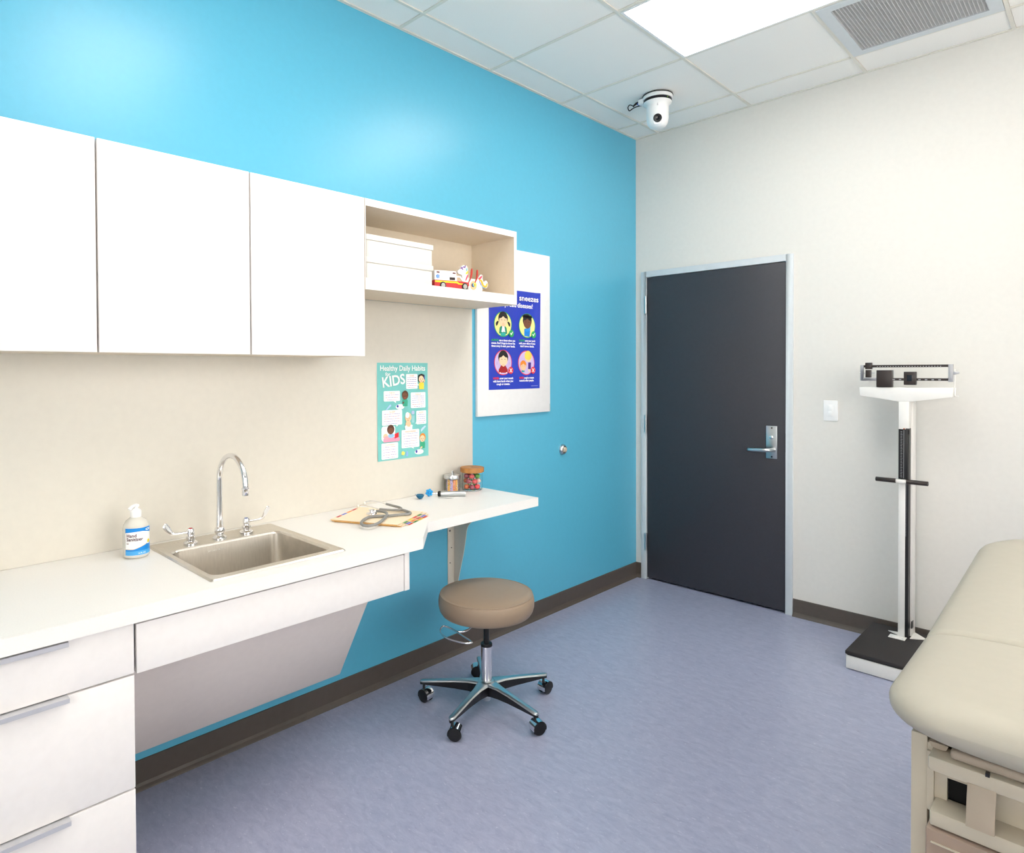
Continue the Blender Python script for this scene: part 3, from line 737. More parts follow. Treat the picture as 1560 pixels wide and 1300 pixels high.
def block(u, v, first, c_, lines, size):
    m = MB()
    S.text(m, first, u - 0.002, v, size, Wp, c_, align='LEFT', bold=0.0005)
    m.build('caption', bp_)
    for k, l in enumerate(lines):
        m = MB(); S.text(m, l, u + (0.058 if k == 0 else 0), v - 0.0165 * k, size, Wp, PW, align='LEFT', bold=0.0004, width=None); m.build('caption', bp_)
def cblock(u, v, first, c_, lines, wid, size=0.0155):
    # first line: coloured word then white words
    V, F = text_shape(first + ' ', size, 'LEFT', 0.0004); wf = max(a[0] for a in V) + 0.004
    V, F = text_shape(lines[0], size, 'LEFT', 0.0004); wl = max(a[0] for a in V)
    k = min(1.0, wid / (wf + wl)); u0 = u - (wf + wl) * k / 2
    m = MB(); S.text(m, first, u0, v, size, Wp, c_, 'LEFT', 0.0006, width=(wf - 0.004) * k); m.build('caption', bp_)
    m = MB(); S.text(m, lines[0], u0 + wf * k, v, size, Wp, PW, 'LEFT', 0.0005, width=wl * k); m.build('caption', bp_)
    for i, l in enumerate(lines[1:]):
        m = MB(); V, F = text_shape(l, size, 'CENTER', 0.0004); ww = max(a[0] for a in V) - min(a[0] for a in V)
        S.text(m, l, u, v - 0.0155 * (i + 1), size, Wp, PW, 'CENTER', 0.0005, width=min(ww, wid)); m.build('caption', bp_)
cblock(0.121, 0.2625, 'ALWAYS', GRN, ['use a tissue when you', "sneeze. Don't forget to throw the", 'tissue away & wash your hands.'], 0.19)
cblock(0.319, 0.266, 'ALWAYS', GRN, ['cover your mouth', 'with your elbow if you', "don't have a tissue."], 0.14)
cblock(0.119, 0.0575, 'NEVER', RED, ['cover your mouth', 'with bare hands when you', 'cough or sneeze.'], 0.16)
cblock(0.3137, 0.0585, 'NEVER', RED, ['cough or sneeze', 'towards other people.'], 0.125)
m = MB(); S.poly(m, [(0.347, 0.016), (0.405, 0.016), (0.405, 0.0185), (0.347, 0.0185)], Wp + 0.005, col((150, 165, 225))); m.build('imprint_line', bp_)

# ------------------------------------------------------------------ worktop, base cabinets
CT = 0.84
SINK = (0.045, 0.568, -3.214, -2.762)
outer = [(0.0, YL), (0.62, YL), (0.62, -2.474), (0.458, -2.312), (0.452, -1.622), (0.0, -1.622)]
hole = [(SINK[0] + 0.015, SINK[2] + 0.012), (SINK[1] - 0.015, SINK[2] + 0.012), (SINK[1] - 0.015, SINK[3] - 0.012), (SINK[0] + 0.015, SINK[3] - 0.012)]
m = MB(); bm = m.bm; m.mi(M_CTOP)
for z in (CT, CT - 0.04):
    es = []
    for loop in (outer, hole):
        V = [bm.verts.new((x, y, z)) for x, y in loop]
        es += [bm.edges.new((V[i], V[(i + 1) % len(V)])) for i in range(len(V))]
    bmesh.ops.triangle_fill(bm, use_beauty=True, use_dissolve=False, edges=es)
for loop in (outer, hole):
    n = len(loop)
    m.faces([(x, y, CT) for x, y in loop] + [(x, y, CT - 0.04) for x, y in loop], [(i, (i + 1) % n, n + (i + 1) % n, n + i) for i in range(n)], M_CTOP)
ct = m.build('worktop', None, origin=(0.3, -2.75, CT - 0.04))
tag(ct, 'long white laminate worktop with a notched front edge holding the sink', 'worktop')

dr = thing('drawer_cabinet', 'white base cabinet with three drawers under the worktop', 'cabinet', (0.3, -3.656, 0))
DL, DR = YL, -3.4275
m = MB()
m.box((0.0, DL, 0.1), (0.579, DL + 0.018, 0.799), M_LAM); m.box((0.0, DR - 0.018, 0.1), (0.579, DR, 0.799), M_LAM)
m.box((0.0, DL + 0.018, 0.1), (0.579, DR - 0.018, 0.118), M_LAMI); m.box((0.023, DL + 0.018, 0.118), (0.03, DR - 0.018, 0.799), M_LAMI)
m.box((0.5, DL + 0.018, 0.78), (0.577, DR - 0.018, 0.799), M_LAMI)
m.build('carcass', dr)
MB().box((0.023, DL, 0.0), (0.52, DR - 0.005, 0.0998), M_BASE).build('toe_kick', dr)
for z0, z1 in ((0.6655, 0.794), (0.3715, 0.6605), (0.103, 0.3665)):
    d_ = MB().box((0.5805, DL + 0.001, z0), (0.5995, DR - 0.0005, z1), M_LAM).build('drawer_front', dr, 0.0007)
    y0, y1 = -3.735, -3.577
    hd = MB()
    hd.prism([(0.584, z1 + 0.0002), (0.622, z1 + 0.0002), (0.622, z1 - 0.011), (0.6195, z1 - 0.011), (0.6195, z1 + 0.0027 - 0.0027 - 0.0002), (0.5998, z1 - 0.0002), (0.584, z1 + 0.0002)][:-1] + [], lambda u, v, w: (u, w, v + 0.0022), y0, y1, M_PULL)
    hd.build('drawer_pull', d_)
sk = thing('sink_cabinet', 'white sink apron with a sloping grey knee panel under the worktop', 'cabinet', (0.3, -2.97, 0.12))
MB().box((0.5805, -3.4215, 0.662), (0.5995, -2.5465, 0.789), M_LAM).build('apron_front', sk, 0.0007)
MB().box((0.0, -2.5425, 0.6605), (0.5995, -2.521, 0.7995), M_LAM).build('end_panel', sk, 0.0007)
th = Vector((0.41 - 0.155, 0, 0.66 - 0.21)).normalized()
MB().prism([(0.412, 0.6618), (0.155, 0.21), (0.139, 0.219), (0.392, 0.6618)], lambda u, v, w: (u, w, v), -3.4265, -2.523, M_GREYP).build('sloping_panel', sk, 0.0005)
MB().box((0.393, -3.4215, 0.6622), (0.5795, -2.543, 0.674), M_LAM).build('bottom_board', sk)
MB().prism([(0.008, 0.6595), (0.39, 0.6595), (0.142, 0.222), (0.008, 0.222)], lambda u, v, w: (u, w, v), -2.54, -2.524, M_GREYP).build('side_cheek', sk)
MB().box((0.0, -3.4215, 0.74), (0.02, -2.5445, 0.7995), M_LAMI).build('back_rail', sk)

br = thing('counter_bracket', 'beige steel wall bracket holding up the narrow end of the worktop', 'bracket', (0, -1.764, 0.3))
MB().box((0, -1.786, 0.27), (0.004, -1.741, 0.795), M_BEIGE).build('wall_flange', br, 0.0006)
MB().prism([(0.004, 0.27), (0.012, 0.28), (0.037, 0.397), (0.071, 0.52), (0.088, 0.6), (0.095, 0.643), (0.104, 0.666), (0.12, 0.683), (0.136, 0.695), (0.136, 0.7995), (0.004, 0.7995)], lambda u, v, w: (u, w, v), -1.7445, -1.741, M_BEIGE).build('web_plate', br)
MB().box((0.004, -1.786, 0.796), (0.136, -1.741, 0.7998), M_BEIGE).build('top_flange', br)
for y, z, r in ((-1.772, 0.632, 0.006), (-1.762, 0.545, 0.003), (-1.772, 0.47, 0.003), (-1.762, 0.36, 0.003)):
    MB().lathe([(0, 0.003), (r * 0.7, 0.0025), (r, 0)], (0.004, y, z), col((120, 116, 112)) if r > 0.004 else M_BLACK, 12, (1, 0, 0)).build('screw', br)

# ------------------------------------------------------------------ sink and faucet
sn = thing('sink', 'rectangular stainless steel drop-in sink set into the worktop', 'sink', (0.3, -2.99, CT))
def loop(x0, x1, y0, y1, r, z, n=6): return [(x, y, z) for x, y in rrect(x0, x1, y0, y1, r, n)]
a = SINK; bx0, bx1, by0, by1 = 0.172, 0.527, -3.188, -2.797
m = MB()
m.loft([loop(*a, 0.012, CT + 0.0003), loop(*a, 0.012, CT + 0.0015), loop(a[0] + 0.004, a[1] - 0.004, a[2] + 0.004, a[3] - 0.004, 0.012, CT + 0.0062),
        loop(a[0] + 0.009, a[1] - 0.009, a[2] + 0.009, a[3] - 0.009, 0.012, CT + 0.0062),
        loop(a[0] + 0.013, a[1] - 0.013, a[2] + 0.012, a[3] - 0.012, 0.012, CT + 0.0052),
        loop(bx0 - 0.006, bx1 + 0.006, by0 - 0.006, by1 + 0.006, 0.034, CT + 0.0054), loop(bx0 - 0.002, bx1 + 0.002, by0 - 0.002, by1 + 0.002, 0.034, CT + 0.002), loop(bx0, bx1, by0, by1, 0.034, CT - 0.002)], M_STEEL)
m.build('sink_rim', sn, sharp=30)
m = MB()
dn = [loop(bx0, bx1, by0, by1, 0.034, CT - 0.002)]
for k in range(1, 6): dn.append(loop(bx0 + 0.0015 * k, bx1 - 0.0015 * k, by0 + 0.0015 * k, by1 - 0.0015 * k, 0.034, CT - 0.002 - 0.024 * k))
zb = CT - 0.122
for k in range(1, 7):
    t_ = k / 6 * PI / 2; e = 0.0075 + 0.03 * (1 - math.cos(t_)); dn.append(loop(bx0 + e, bx1 - e, by0 + e, by1 - e, 0.034, zb - 0.03 * math.sin(t_)))
dn.append(loop(0.33, 0.39, -3.02, -2.96, 0.0299, zb - 0.033))
m.loft(dn, M_STEEL, cap1=True); m.build('bowl', sn, sharp=60)
MB().lathe([(0.042, 0.0), (0.04, 0.003), (0.032, 0.003), (0.028, 0.0012), (0, 0.0012)], (0.36, -2.99, zb - 0.0325), M_CHROME, 24).build('drain', sn)
m = MB()
for k in range(7): m.box((bx0 + 0.0012 + 0.0009, -3.06 + 0.009 * k, CT - 0.022), (bx0 + 0.0030, -3.055 + 0.009 * k, CT - 0.0175), col((210, 206, 198)))
m.build('maker_stamp', sn)

fc = thing('faucet', 'chrome gooseneck faucet with two wrist-blade handles on the sink', 'faucet', (0.125, -2.998, CT + 0.0062))
FZ = CT + 0.0062
fx, fy = 0.128, -2.999
MB().lathe([(0.0245, 0), (0.0245, 0.004), (0.02, 0.009), (0.0135, 0.014), (0.0135, 0.018), (0.017, 0.022), (0.018, 0.03), (0.0165, 0.037), (0.012, 0.041), (0.011, 0.048)], (fx, fy, FZ), M_CHROME, 32).build('spout_base', fc)
pts = [(fx, fy, FZ + 0.04), (fx, fy, FZ + 0.12), (fx, fy, FZ + 0.205)]
dx, dy = 1.0, 0.03
R_a = 0.096
for k in range(1, 19):
    a_ = PI * k / 18
    q = R_a * (1 - math.cos(a_)); pts.append((fx + dx * q, fy + dy * q, FZ + 0.205 + R_a * math.sin(a_)))
e = Vector(pts[-1]); dvec = Vector((0, 0, -1))
pts += [tuple(e + dvec * 0.006)]
sp = MB().tube(pts, [0.0125, 0.0105, 0.0098] + [0.0096] * (len(pts) - 3), M_CHROME, 18).build('spout', fc)
e2 = Vector(pts[-1])
MB().lathe([(0.0098, -0.004), (0.0128, -0.003), (0.0128, 0.002), (0.0112, 0.004), (0.0112, 0.022), (0.0, 0.022)], e2, M_CHROME, 24, dvec).build('aerator', sp)
def wrist(y, x, sgn, dirv, lift):
    h = MB()
    h.lathe([(0.0235, 0), (0.0235, 0.004), (0.019, 0.008), (0.013, 0.011), (0.013, 0.017), (0.0155, 0.019), (0.0155, 0.025), (0.011, 0.028), (0.0105, 0.031), (0.0125, 0.033), (0.0125, 0.047), (0.0105, 0.052), (0.0, 0.053)], (x, y, FZ), M_CHROME, 28)
    o = h.build('handle', fc)
    d = Vector(dirv).normalized()
    prof = [(0.008, 0.04), (0.028, 0.0405), (0.045, 0.041), (0.058, 0.044), (0.067, 0.052), (0.074, 0.062), (0.081, 0.072), (0.086, 0.078)]
    q = [Vector((x, y, FZ)) + d * a + Vector((0, 0, b * (1 if i < 2 else lift) + (0 if i < 2 else 0.04 * (1 - lift)))) for i, (a, b) in enumerate(prof)]
    q = spline(q, 4); n = len(q)
    wid = [0.0042 + (0.0068 * min(1, max(0, (i / n - 0.35) / 0.3))) for i in range(n)]
    side = d.cross(Vector((0, 0, 1))).normalized(); V = []
    for i, p_ in enumerate(q):
        t = (q[min(i + 1, n - 1)] - q[max(i - 1, 0)]).normalized(); nn = side.cross(t).normalized()
        ww = wid[i] * (1.0 if i < n - 3 else (0.9, 0.7, 0.4)[i - n + 3]); tt = 0.0034 if i < n * 0.35 else 0.0022
        for k in range(10):
            an = 2 * PI * k / 10; V.append(p_ + (nn * 0.9 + side * 0.42) * (ww * math.cos(an)) + (side * 0.9 - nn * 0.42) * (tt * math.sin(an)))
    b_ = MB(); b_.faces(V, [(i * 10 + k, i * 10 + (k + 1) % 10, (i + 1) * 10 + (k + 1) % 10, (i + 1) * 10 + k) for i in range(n - 1) for k in range(10)] + [tuple(range(10))[::-1], tuple(range((n - 1) * 10, n * 10))], M_CHROME, True)
    b_.build('wrist_blade', o)
    MB().lathe([(0, 0.001), (0.006, 0.001), (0.007, 0)], (x, y, FZ + 0.0525), col((170, 40, 50)) if sgn < 0 else col((70, 90, 150)), 14).build('index_button', o)
wrist(-3.1, 0.127, -1, (-0.06, -1, 0), 1.0)
wrist(-2.895, 0.117, 1, (0.12, 1, 0), 1.15)

# ------------------------------------------------------------------ hand sanitizer
bx, by, r0 = 0.133, -3.2755, 0.0385
hs = thing('hand_sanitizer_bottle', 'clear pump bottle of hand sanitizer with blue and white label beside the sink', 'bottle', (bx, by, CT))
MB().lathe([(0.0, 0.001), (r0 - 0.005, 0.001), (r0, 0.006), (r0, 0.092), (r0 - 0.002, 0.104), (r0 - 0.009, 0.118), (r0 - 0.02, 0.126), (0.0145, 0.129), (0.0145, 0.131), (0.0, 0.131)], (bx, by, CT), M_CLEARP, 40).build('bottle_body', hs)
MB().lathe([(0.0, 0.003), (r0 - 0.008, 0.003), (r0 - 0.003, 0.008), (r0 - 0.003, 0.09), (r0 - 0.006, 0.102), (r0 - 0.02, 0.116), (0, 0.116)], (bx, by, CT), mat('clear_gel', (240, 237, 228), 0.3), 32).build('gel_fill', hs)
cap = MB(); cap.lathe([(0.0165, 0.1285), (0.0165, 0.148), (0.014, 0.152), (0.006, 0.155), (0.006, 0.166), (0.0, 0.166)], (bx, by, CT), M_WHITE, 28); cap.build('pump_cap', hs)
pd = Vector((0.25, -0.6, 0)).normalized()
q = [Vector((bx, by, CT + 0.162)) - pd * 0.008, Vector((bx, by, CT + 0.165)), Vector((bx, by, CT + 0.163)) + pd * 0.014, Vector((bx, by, CT + 0.155)) + pd * 0.024]
MB().tube(spline(q, 4), 0.0058, M_WHITE, 12).build('pump_nozzle', hs)
def wrap(z, ang, rr): return (bx + rr * math.cos(ang), by + rr * math.sin(ang), CT + z)
A0, A1 = math.radians(-67), math.radians(62)
def lab(f0, f1, rr, mt, name, par, n=28):
    m = MB(); V = []
    for i in range(n + 1):
        an = A0 + (A1 - A0) * i / n; V += [wrap(f0(i / n), an, rr), wrap(f1(i / n), an, rr)]
    m.faces(V, [(2 * i, 2 * i + 2, 2 * i + 3, 2 * i + 1) for i in range(n)], mt, True)
    return m.build(name, par)
LBL = lab(lambda t: 0.012, lambda t: 0.099, r0 + 0.0006, col((248, 248, 248), 0.35), 'label', hs)
SB, SB2 = col((20, 136, 220), 0.35), col((80, 170, 232), 0.35)
lab(lambda t: 0.0835 + 0.004 * math.sin(t * PI) - (0.012 * max(0, t - 0.6)), lambda t: 0.0985, r0 + 0.0010, SB, 'label_band', LBL)
lab(lambda t: 0.0125, lambda t: 0.031 + (0.0 if t < 0.3 else 0.02 * (t - 0.3) / 0.7), r0 + 0.0010, SB, 'label_band', LBL)
lab(lambda t: 0.013, lambda t: 0.026, r0 + 0.0014, SB2, 'label_band', LBL)
lab(lambda t: 0.0315 + (0.0 if t < 0.3 else 0.02 * (t - 0.3) / 0.7), lambda t: 0.0325 + (0.0 if t < 0.3 else 0.02 * (t - 0.3) / 0.7), r0 + 0.0011, col((246, 200, 120)), 'label_edge', LBL)
def ctext(body, ang, z, size, mt, name='label_text', bold=0.0003):
    V, F = text_shape(body, size, 'LEFT', bold); m = MB()
    m.faces([wrap(z + v[1], ang + v[0] / (r0 + 0.0014), r0 + 0.0016) for v in V], F, mt); m.build(name, LBL)
DKR = col((84, 44, 62))
ctext('Hand', math.radians(-60), 0.0705, 0.0145, DKR)
ctext('Sanitizer', math.radians(-60), 0.0585, 0.0145, DKR)
ctext('Gel', math.radians(-60), 0.0485, 0.005, col((170, 150, 150)))
ctext('16 FL OZ', math.radians(-10), 0.0165, 0.006, col((200, 226, 246)))
m = MB(); V = [wrap(0.052 + 0.0085 * math.sin(k * PI / 10), math.radians(40) + 0.009 * math.cos(k * PI / 10) / r0, r0 + 0.0018) for k in range(20)]
m.faces(V, [tuple(range(20))], PW); m.build('label_seal', LBL)
m = MB(); V = [wrap(0.052 + 0.006 * math.sin(k * PI / 10), math.radians(42) + 0.0055 * math.cos(k * PI / 10) / r0, r0 + 0.0021) for k in range(20)]
m.faces(V, [tuple(range(20))], col((240, 210, 30))); m.build('label_seal', LBL)
m = MB(); V = [wrap(0.091 + 0.0035 * math.sin(k * PI / 8) , math.radians(38) + 0.009 * math.cos(k * PI / 8) / r0, r0 + 0.0016) for k in range(16)]
m.faces(V, [tuple(range(16))], col((226, 240, 250))); m.build('brand_oval', LBL)

# ------------------------------------------------------------------ folders and stethoscope
FOLD = [(0.0, (0.186, -2.566), (0.448, -2.432), (0.358, -2.218), (0.09, -2.352), 'manila patient folder lying directly on the worktop, lowest of the pile'),
        (0.0035, (0.180, -2.574), (0.446, -2.44), (0.345, -2.216), (0.074, -2.352), 'manila patient folder between two others in the pile'),
        (0.007, (0.176, -2.577), (0.438, -2.446), (0.332, -2.226), (0.06, -2.362), 'manila patient folder topmost of the pile under the stethoscope')]
def fold_xy(c, s, t):   # bilinear: s along a->b, t along a->d
    a_, b_, c2, d_ = [Vector(p) for p in c]
    return (a_ * (1 - s) + b_ * s) * (1 - t) + (d_ * (1 - s) + c2 * s) * t
TABS = [(214, 50, 54), (90, 110, 210), (60, 140, 70), (244, 140, 60), (230, 200, 50), (190, 50, 70)]
for i, (dz, a_, b_, c2, d_, labl) in enumerate(FOLD):
    z = CT + 0.0003 + dz; cn = (a_, b_, c2, d_)
    cx0 = (a_[0] + c2[0]) / 2; cy0 = (a_[1] + c2[1]) / 2
    t = thing('file_folder', labl, 'folder', (cx0, cy0, z), 'manila folders on the worktop')
    m = MB(); P4 = [fold_xy(cn, s, q) for s, q in ((0, 0), (1, 0), (1, 1), (0, 1))]
    m.faces([(p.x, p.y, z + 0.0026) for p in P4] + [(p.x, p.y, z + 0.0032) for p in P4], [(3, 2, 1, 0), (4, 5, 6, 7), (0, 1, 5, 4), (1, 2, 6, 5), (2, 3, 7, 6), (3, 0, 4, 7)], M_MANILA)
    m.build('cover', t)
    P4 = [fold_xy(cn, s, q) for s, q in ((0.005, 0.004), (0.99, 0.004), (0.99, 0.985), (0.005, 0.985))]
    m = MB(); m.faces([(p.x, p.y, z) for p in P4] + [(p.x, p.y, z + 0.0026) for p in P4], [(3, 2, 1, 0), (4, 5, 6, 7), (0, 1, 5, 4), (1, 2, 6, 5), (2, 3, 7, 6), (3, 0, 4, 7)], M_MANILAE)
    m.build('inner_sheets', t)
    # index tab strip along the side edge
    P4 = [fold_xy(cn, s, q) for s, q in ((0.99, 0.12), (1.045, 0.12), (1.045, 0.9), (0.99, 0.9))]
    m = MB(); m.faces([(p.x, p.y, z + 0.0004) for p in P4] + [(p.x, p.y, z + 0.0009) for p in P4], [(3, 2, 1, 0), (4, 5, 6, 7), (0, 1, 5, 4), (1, 2, 6, 5), (2, 3, 7, 6), (3, 0, 4, 7)], M_MANILA)
    m.build('index_tab', t)
    for k in range(4):
        q0 = 0.16 + 0.18 * k
        for side in ((1.005, 1.042),) if i < 2 else ((1.005, 1.042), (0.012, 0.05)):
            P4 = [fold_xy(cn, s, q) for s, q in ((side[0], q0), (side[1], q0), (side[1], q0 + 0.15), (side[0], q0 + 0.15))]
            zz = z + (0.0009 if side[0] > 0.5 else 0.0032)
            m = MB(); m.faces([(p.x, p.y, zz) for p in P4] + [(p.x, p.y, zz + 0.0004) for p in P4], [(3, 2, 1, 0), (4, 5, 6, 7), (0, 1, 5, 4), (1, 2, 6, 5), (2, 3, 7, 6), (3, 0, 4, 7)], col(TABS[(k * 2 + i + (3 if side[0] < 0.5 else 0)) % 6]))
            m.build('colour_sticker', t)
Zs = CT + 0.0112
ste = thing('stethoscope', 'grey stethoscope coiled on top of the manila folders', 'stethoscope', (0.28, -2.4, Zs))
path = [(0.232, -2.392, Zs + 0.012), (0.27, -2.385, Zs + 0.014), (0.312, -2.40, Zs + 0.013), (0.352, -2.446, Zs + 0.0075), (0.392, -2.508, Zs + 0.002), (0.395, -2.546, Zs + 0.000), (0.368, -2.556, Zs + 0.002), (0.335, -2.54, Zs + 0.005),
        (0.302, -2.505, Zs + 0.006), (0.279, -2.46, Zs + 0.006), (0.297, -2.425, Zs + 0.006), (0.318, -2.392, Zs + 0.006), (0.335, -2.345, Zs + 0.006), (0.347, -2.315, Zs + 0.006), (0.335, -2.300, Zs + 0.007), (0.3, -2.298, Zs + 0.009), (0.272, -2.298, Zs + 0.009)]
path = [(x, y, max(z, Zs + 0.0058)) for x, y, z in path]
MB().tube([(p.x, p.y, max(p.z, Zs + 0.0058)) for p in spline(path, 5)], 0.0056, M_TUBE, 12).build('tubing', ste)
for a_, lab_ in (([(0.275, -2.3, Zs + 0.009), (0.262, -2.318, Zs + 0.009), (0.235, -2.338, Zs + 0.009), (0.206, -2.357, Zs + 0.01)], 0), ([(0.275, -2.298, Zs + 0.009), (0.255, -2.286, Zs + 0.012), (0.21, -2.287, Zs + 0.014), (0.165, -2.291, Zs + 0.016)], 1)):
    q = spline(a_, 4); MB().tube(q, [0.0056 - 0.0010 * i / len(q) for i in range(len(q))], M_TUBE, 12).build('tubing_branch', ste)
    s_ = Vector(a_[-1])
    e_ = [(0.17, -2.365, Zs + 0.013), (0.125, -2.37, Zs + 0.016), (0.098, -2.372, Zs + 0.014), (0.09, -2.384, Zs + 0.009)] if lab_ == 0 else [(0.12, -2.297, Zs + 0.019), (0.085, -2.304, Zs + 0.02), (0.066, -2.318, Zs + 0.017), (0.068, -2.336, Zs + 0.012)]
    MB().tube(spline([s_] + e_, 4), 0.0024, M_CHROME, 8).build('ear_tube', ste)
    MB().ball(e_[-1], 0.0062, mat('eartip_silicone', (236, 232, 222), 0.4), 12, 8, (1, 1, 1.1)).build('ear_tip', ste)
m = MB(); m.lathe([(0, 0), (0.021, 0), (0.0225, 0.003), (0.0215, 0.006), (0.012, 0.008), (0.008, 0.012), (0.011, 0.017), (0.013, 0.02), (0.0, 0.02)], (0.222, -2.41, Zs), M_CHROME, 28); m.build('chest_piece', ste)
MB().tube([(0.222, -2.41, Zs + 0.0115), (0.233, -2.391, Zs + 0.012)], 0.004, M_CHROME, 10).build('stem', ste)

# ------------------------------------------------------------------ small instruments and jars at the end of the worktop
pen = thing('penlight', 'silver penlight with black collar and a light blue flower head', 'penlight', (0.11, -1.89, CT))
pa, pb = Vector((0.106, -1.925, CT + 0.013)), Vector((0.186, -1.838, CT + 0.013))
ax = (pb - pa).normalized(); L_ = (pb - pa).length
MB().lathe([(0.0, 0.0), (0.012, 0.0), (0.0125, 0.002), (0.0125, L_ - 0.002), (0.012, L_), (0, L_)], pa, M_SATIN, 28, ax).build('barrel', pen)
MB().lathe([(0.0, 0), (0.010, 0), (0.0128, 0.004), (0.013, 0.009), (0.0128, 0.0145), (0, 0.0145)], pa - ax * 0.0145, M_BLACK, 28, ax).build('collar', pen)
MB().lathe([(0.0, 0), (0.003, 0), (0.003, 0.014), (0.005, 0.016), (0.005, 0.026), (0, 0.026)], pa - ax * 0.04, M_CHROME, 16, ax).build('neck', pen)
fh = pa - ax * 0.054 + Vector((0, 0, 0.0062))
LB = mat('sky_blue_plastic', (40, 164, 230), 0.35)
m = MB(); side = Vector((0.67, 0.74, 0))
for k in range(6):
    an = 2 * PI * k / 6 + 0.3; m.ball(fh + side * (0.0115 * math.cos(an)) + Vector((0, 0, 0.0115 * math.sin(an))), 0.0072, LB, 12, 8)
m.ball(fh, 0.0085, LB, 12, 8); m.build('flower_head', pen)
MB().ball(fh - ax * 0.004 + Vector((0.003, -0.003, 0)), 0.005, mat('mid_blue_plastic', (20, 120, 200), 0.3), 10, 7).build('flower_centre', pen)
MB().lathe([(0, 0), (0.006, 0.0), (0.0045, 0.008), (0, 0.008)], fh + ax * 0.004, mat('navy_plastic', (30, 60, 110), 0.3), 14, ax).build('head_socket', pen)
cup = thing('blue_ear_cup', 'small dark blue cup-shaped cap lying on the worktop beside the penlight', 'instrument cap', (0.085, -2.03, CT))
cc = Vector((0.083, -2.033, CT + 0.0005)); tip = Vector((0.25, -0.3, 0)).normalized()
MB().lathe([(0.0, 0.0), (0.007, 0.001), (0.013, 0.005), (0.0175, 0.012), (0.0195, 0.018), (0.02, 0.0205), (0.017, 0.0205), (0.013, 0.013), (0.0, 0.009)], cc, mat('deep_blue_plastic', (16, 104, 142), 0.28), 28).build('cup_shell', cup)
for s_ in (-1, 1):
    MB().ball(cc + Vector((0.014 * s_, 0.014 * s_, 0.0195)), 0.0046, M_SATIN, 10, 7).build('side_lug', cup)
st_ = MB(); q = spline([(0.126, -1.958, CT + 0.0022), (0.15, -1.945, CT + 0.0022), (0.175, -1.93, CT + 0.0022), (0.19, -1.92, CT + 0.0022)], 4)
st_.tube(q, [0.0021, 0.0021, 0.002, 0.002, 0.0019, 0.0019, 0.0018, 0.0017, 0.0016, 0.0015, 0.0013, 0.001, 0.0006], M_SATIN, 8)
tag(st_.build('neck_shadow_strip', None, origin=(0.155, -1.94, CT)), 'thin steel strip standing in for the shadow of the penlight neck', 'shadow strip')  # solid strip in place of the shadow cast by the penlight neck

# bandage jar
jx, jy = 0.056, -1.803
j1 = thing('glass_jar', 'small glass jar with steel lid full of patterned bandages', 'jar', (jx, jy, CT))
MB().lathe([(0.0, 0.0005), (0.036, 0.0005), (0.0385, 0.003), (0.0385, 0.066), (0.0365, 0.066), (0.0365, 0.004), (0, 0.003)], (jx, jy, CT), M_GLASS, 36).build('jar_body', j1)
MB().lathe([(0.0, 0.0665), (0.041, 0.0665), (0.0415, 0.069), (0.0415, 0.081), (0.039, 0.0845), (0.01, 0.086), (0.0, 0.086)], (jx, jy, CT), M_SATIN, 36).build('jar_lid', j1)
MB().lathe([(0.0, 0.0862), (0.0055, 0.0862), (0.0065, 0.094), (0.0065, 0.102), (0.0, 0.103)], (jx, jy, CT), M_SATIN, 18).build('lid_knob', j1)
BC = [(240, 190, 110), (204, 186, 232), (230, 150, 110), (200, 184, 232), (250, 204, 120), (196, 178, 228), (246, 210, 130), (180, 206, 190), (206, 190, 232), (248, 196, 110), (206, 190, 232), (238, 160, 120)]
for k in range(12):
    an = 2 * PI * k / 12 + 0.15; rr = 0.0268
    px, py = jx + rr * math.cos(an), jy + rr * math.sin(an)
    t = thing('bandage', 'patterned adhesive bandage standing upright in the small glass jar', 'bandage', (px, py, CT + 0.0045), 'bandages in the small jar')
    u_ = Vector((-math.sin(an), math.cos(an), 0)); n_ = Vector((math.cos(an), math.sin(an), 0)); p0 = Vector((px, py, CT + 0.0045)); hw, ht = 0.0066, 0.057
    m = MB(); m.faces([p0 + u_ * a * hw + n_ * b * 0.0012 + Vector((0, 0, c * ht)) for c in (0, 1) for a, b in ((-1, -1), (1, -1), (1, 1), (-1, 1))], [(3, 2, 1, 0), (4, 5, 6, 7), (0, 1, 5, 4), (1, 2, 6, 5), (2, 3, 7, 6), (3, 0, 4, 7)], col(BC[k]))
    m.build('strip', t)
    m = MB()
    for q in range(8):
        a = random.uniform(-0.7, 0.7) * hw; z = random.uniform(0.06, 0.94) * ht; s_ = random.uniform(0.0012, 0.0022)
        c_ = p0 + u_ * a + n_ * 0.0016 + Vector((0, 0, z))
        m.faces([c_ + u_ * s_ * i + Vector((0, 0, s_ * j)) for i, j in ((-1, -1), (1, -1), (1, 1), (-1, 1))], [(0, 1, 2, 3)], col(random.choice([(60, 50, 90), (240, 210, 60), (60, 150, 140), (230, 110, 60), (250, 240, 230)])))
    m.build('printed_dots', t)

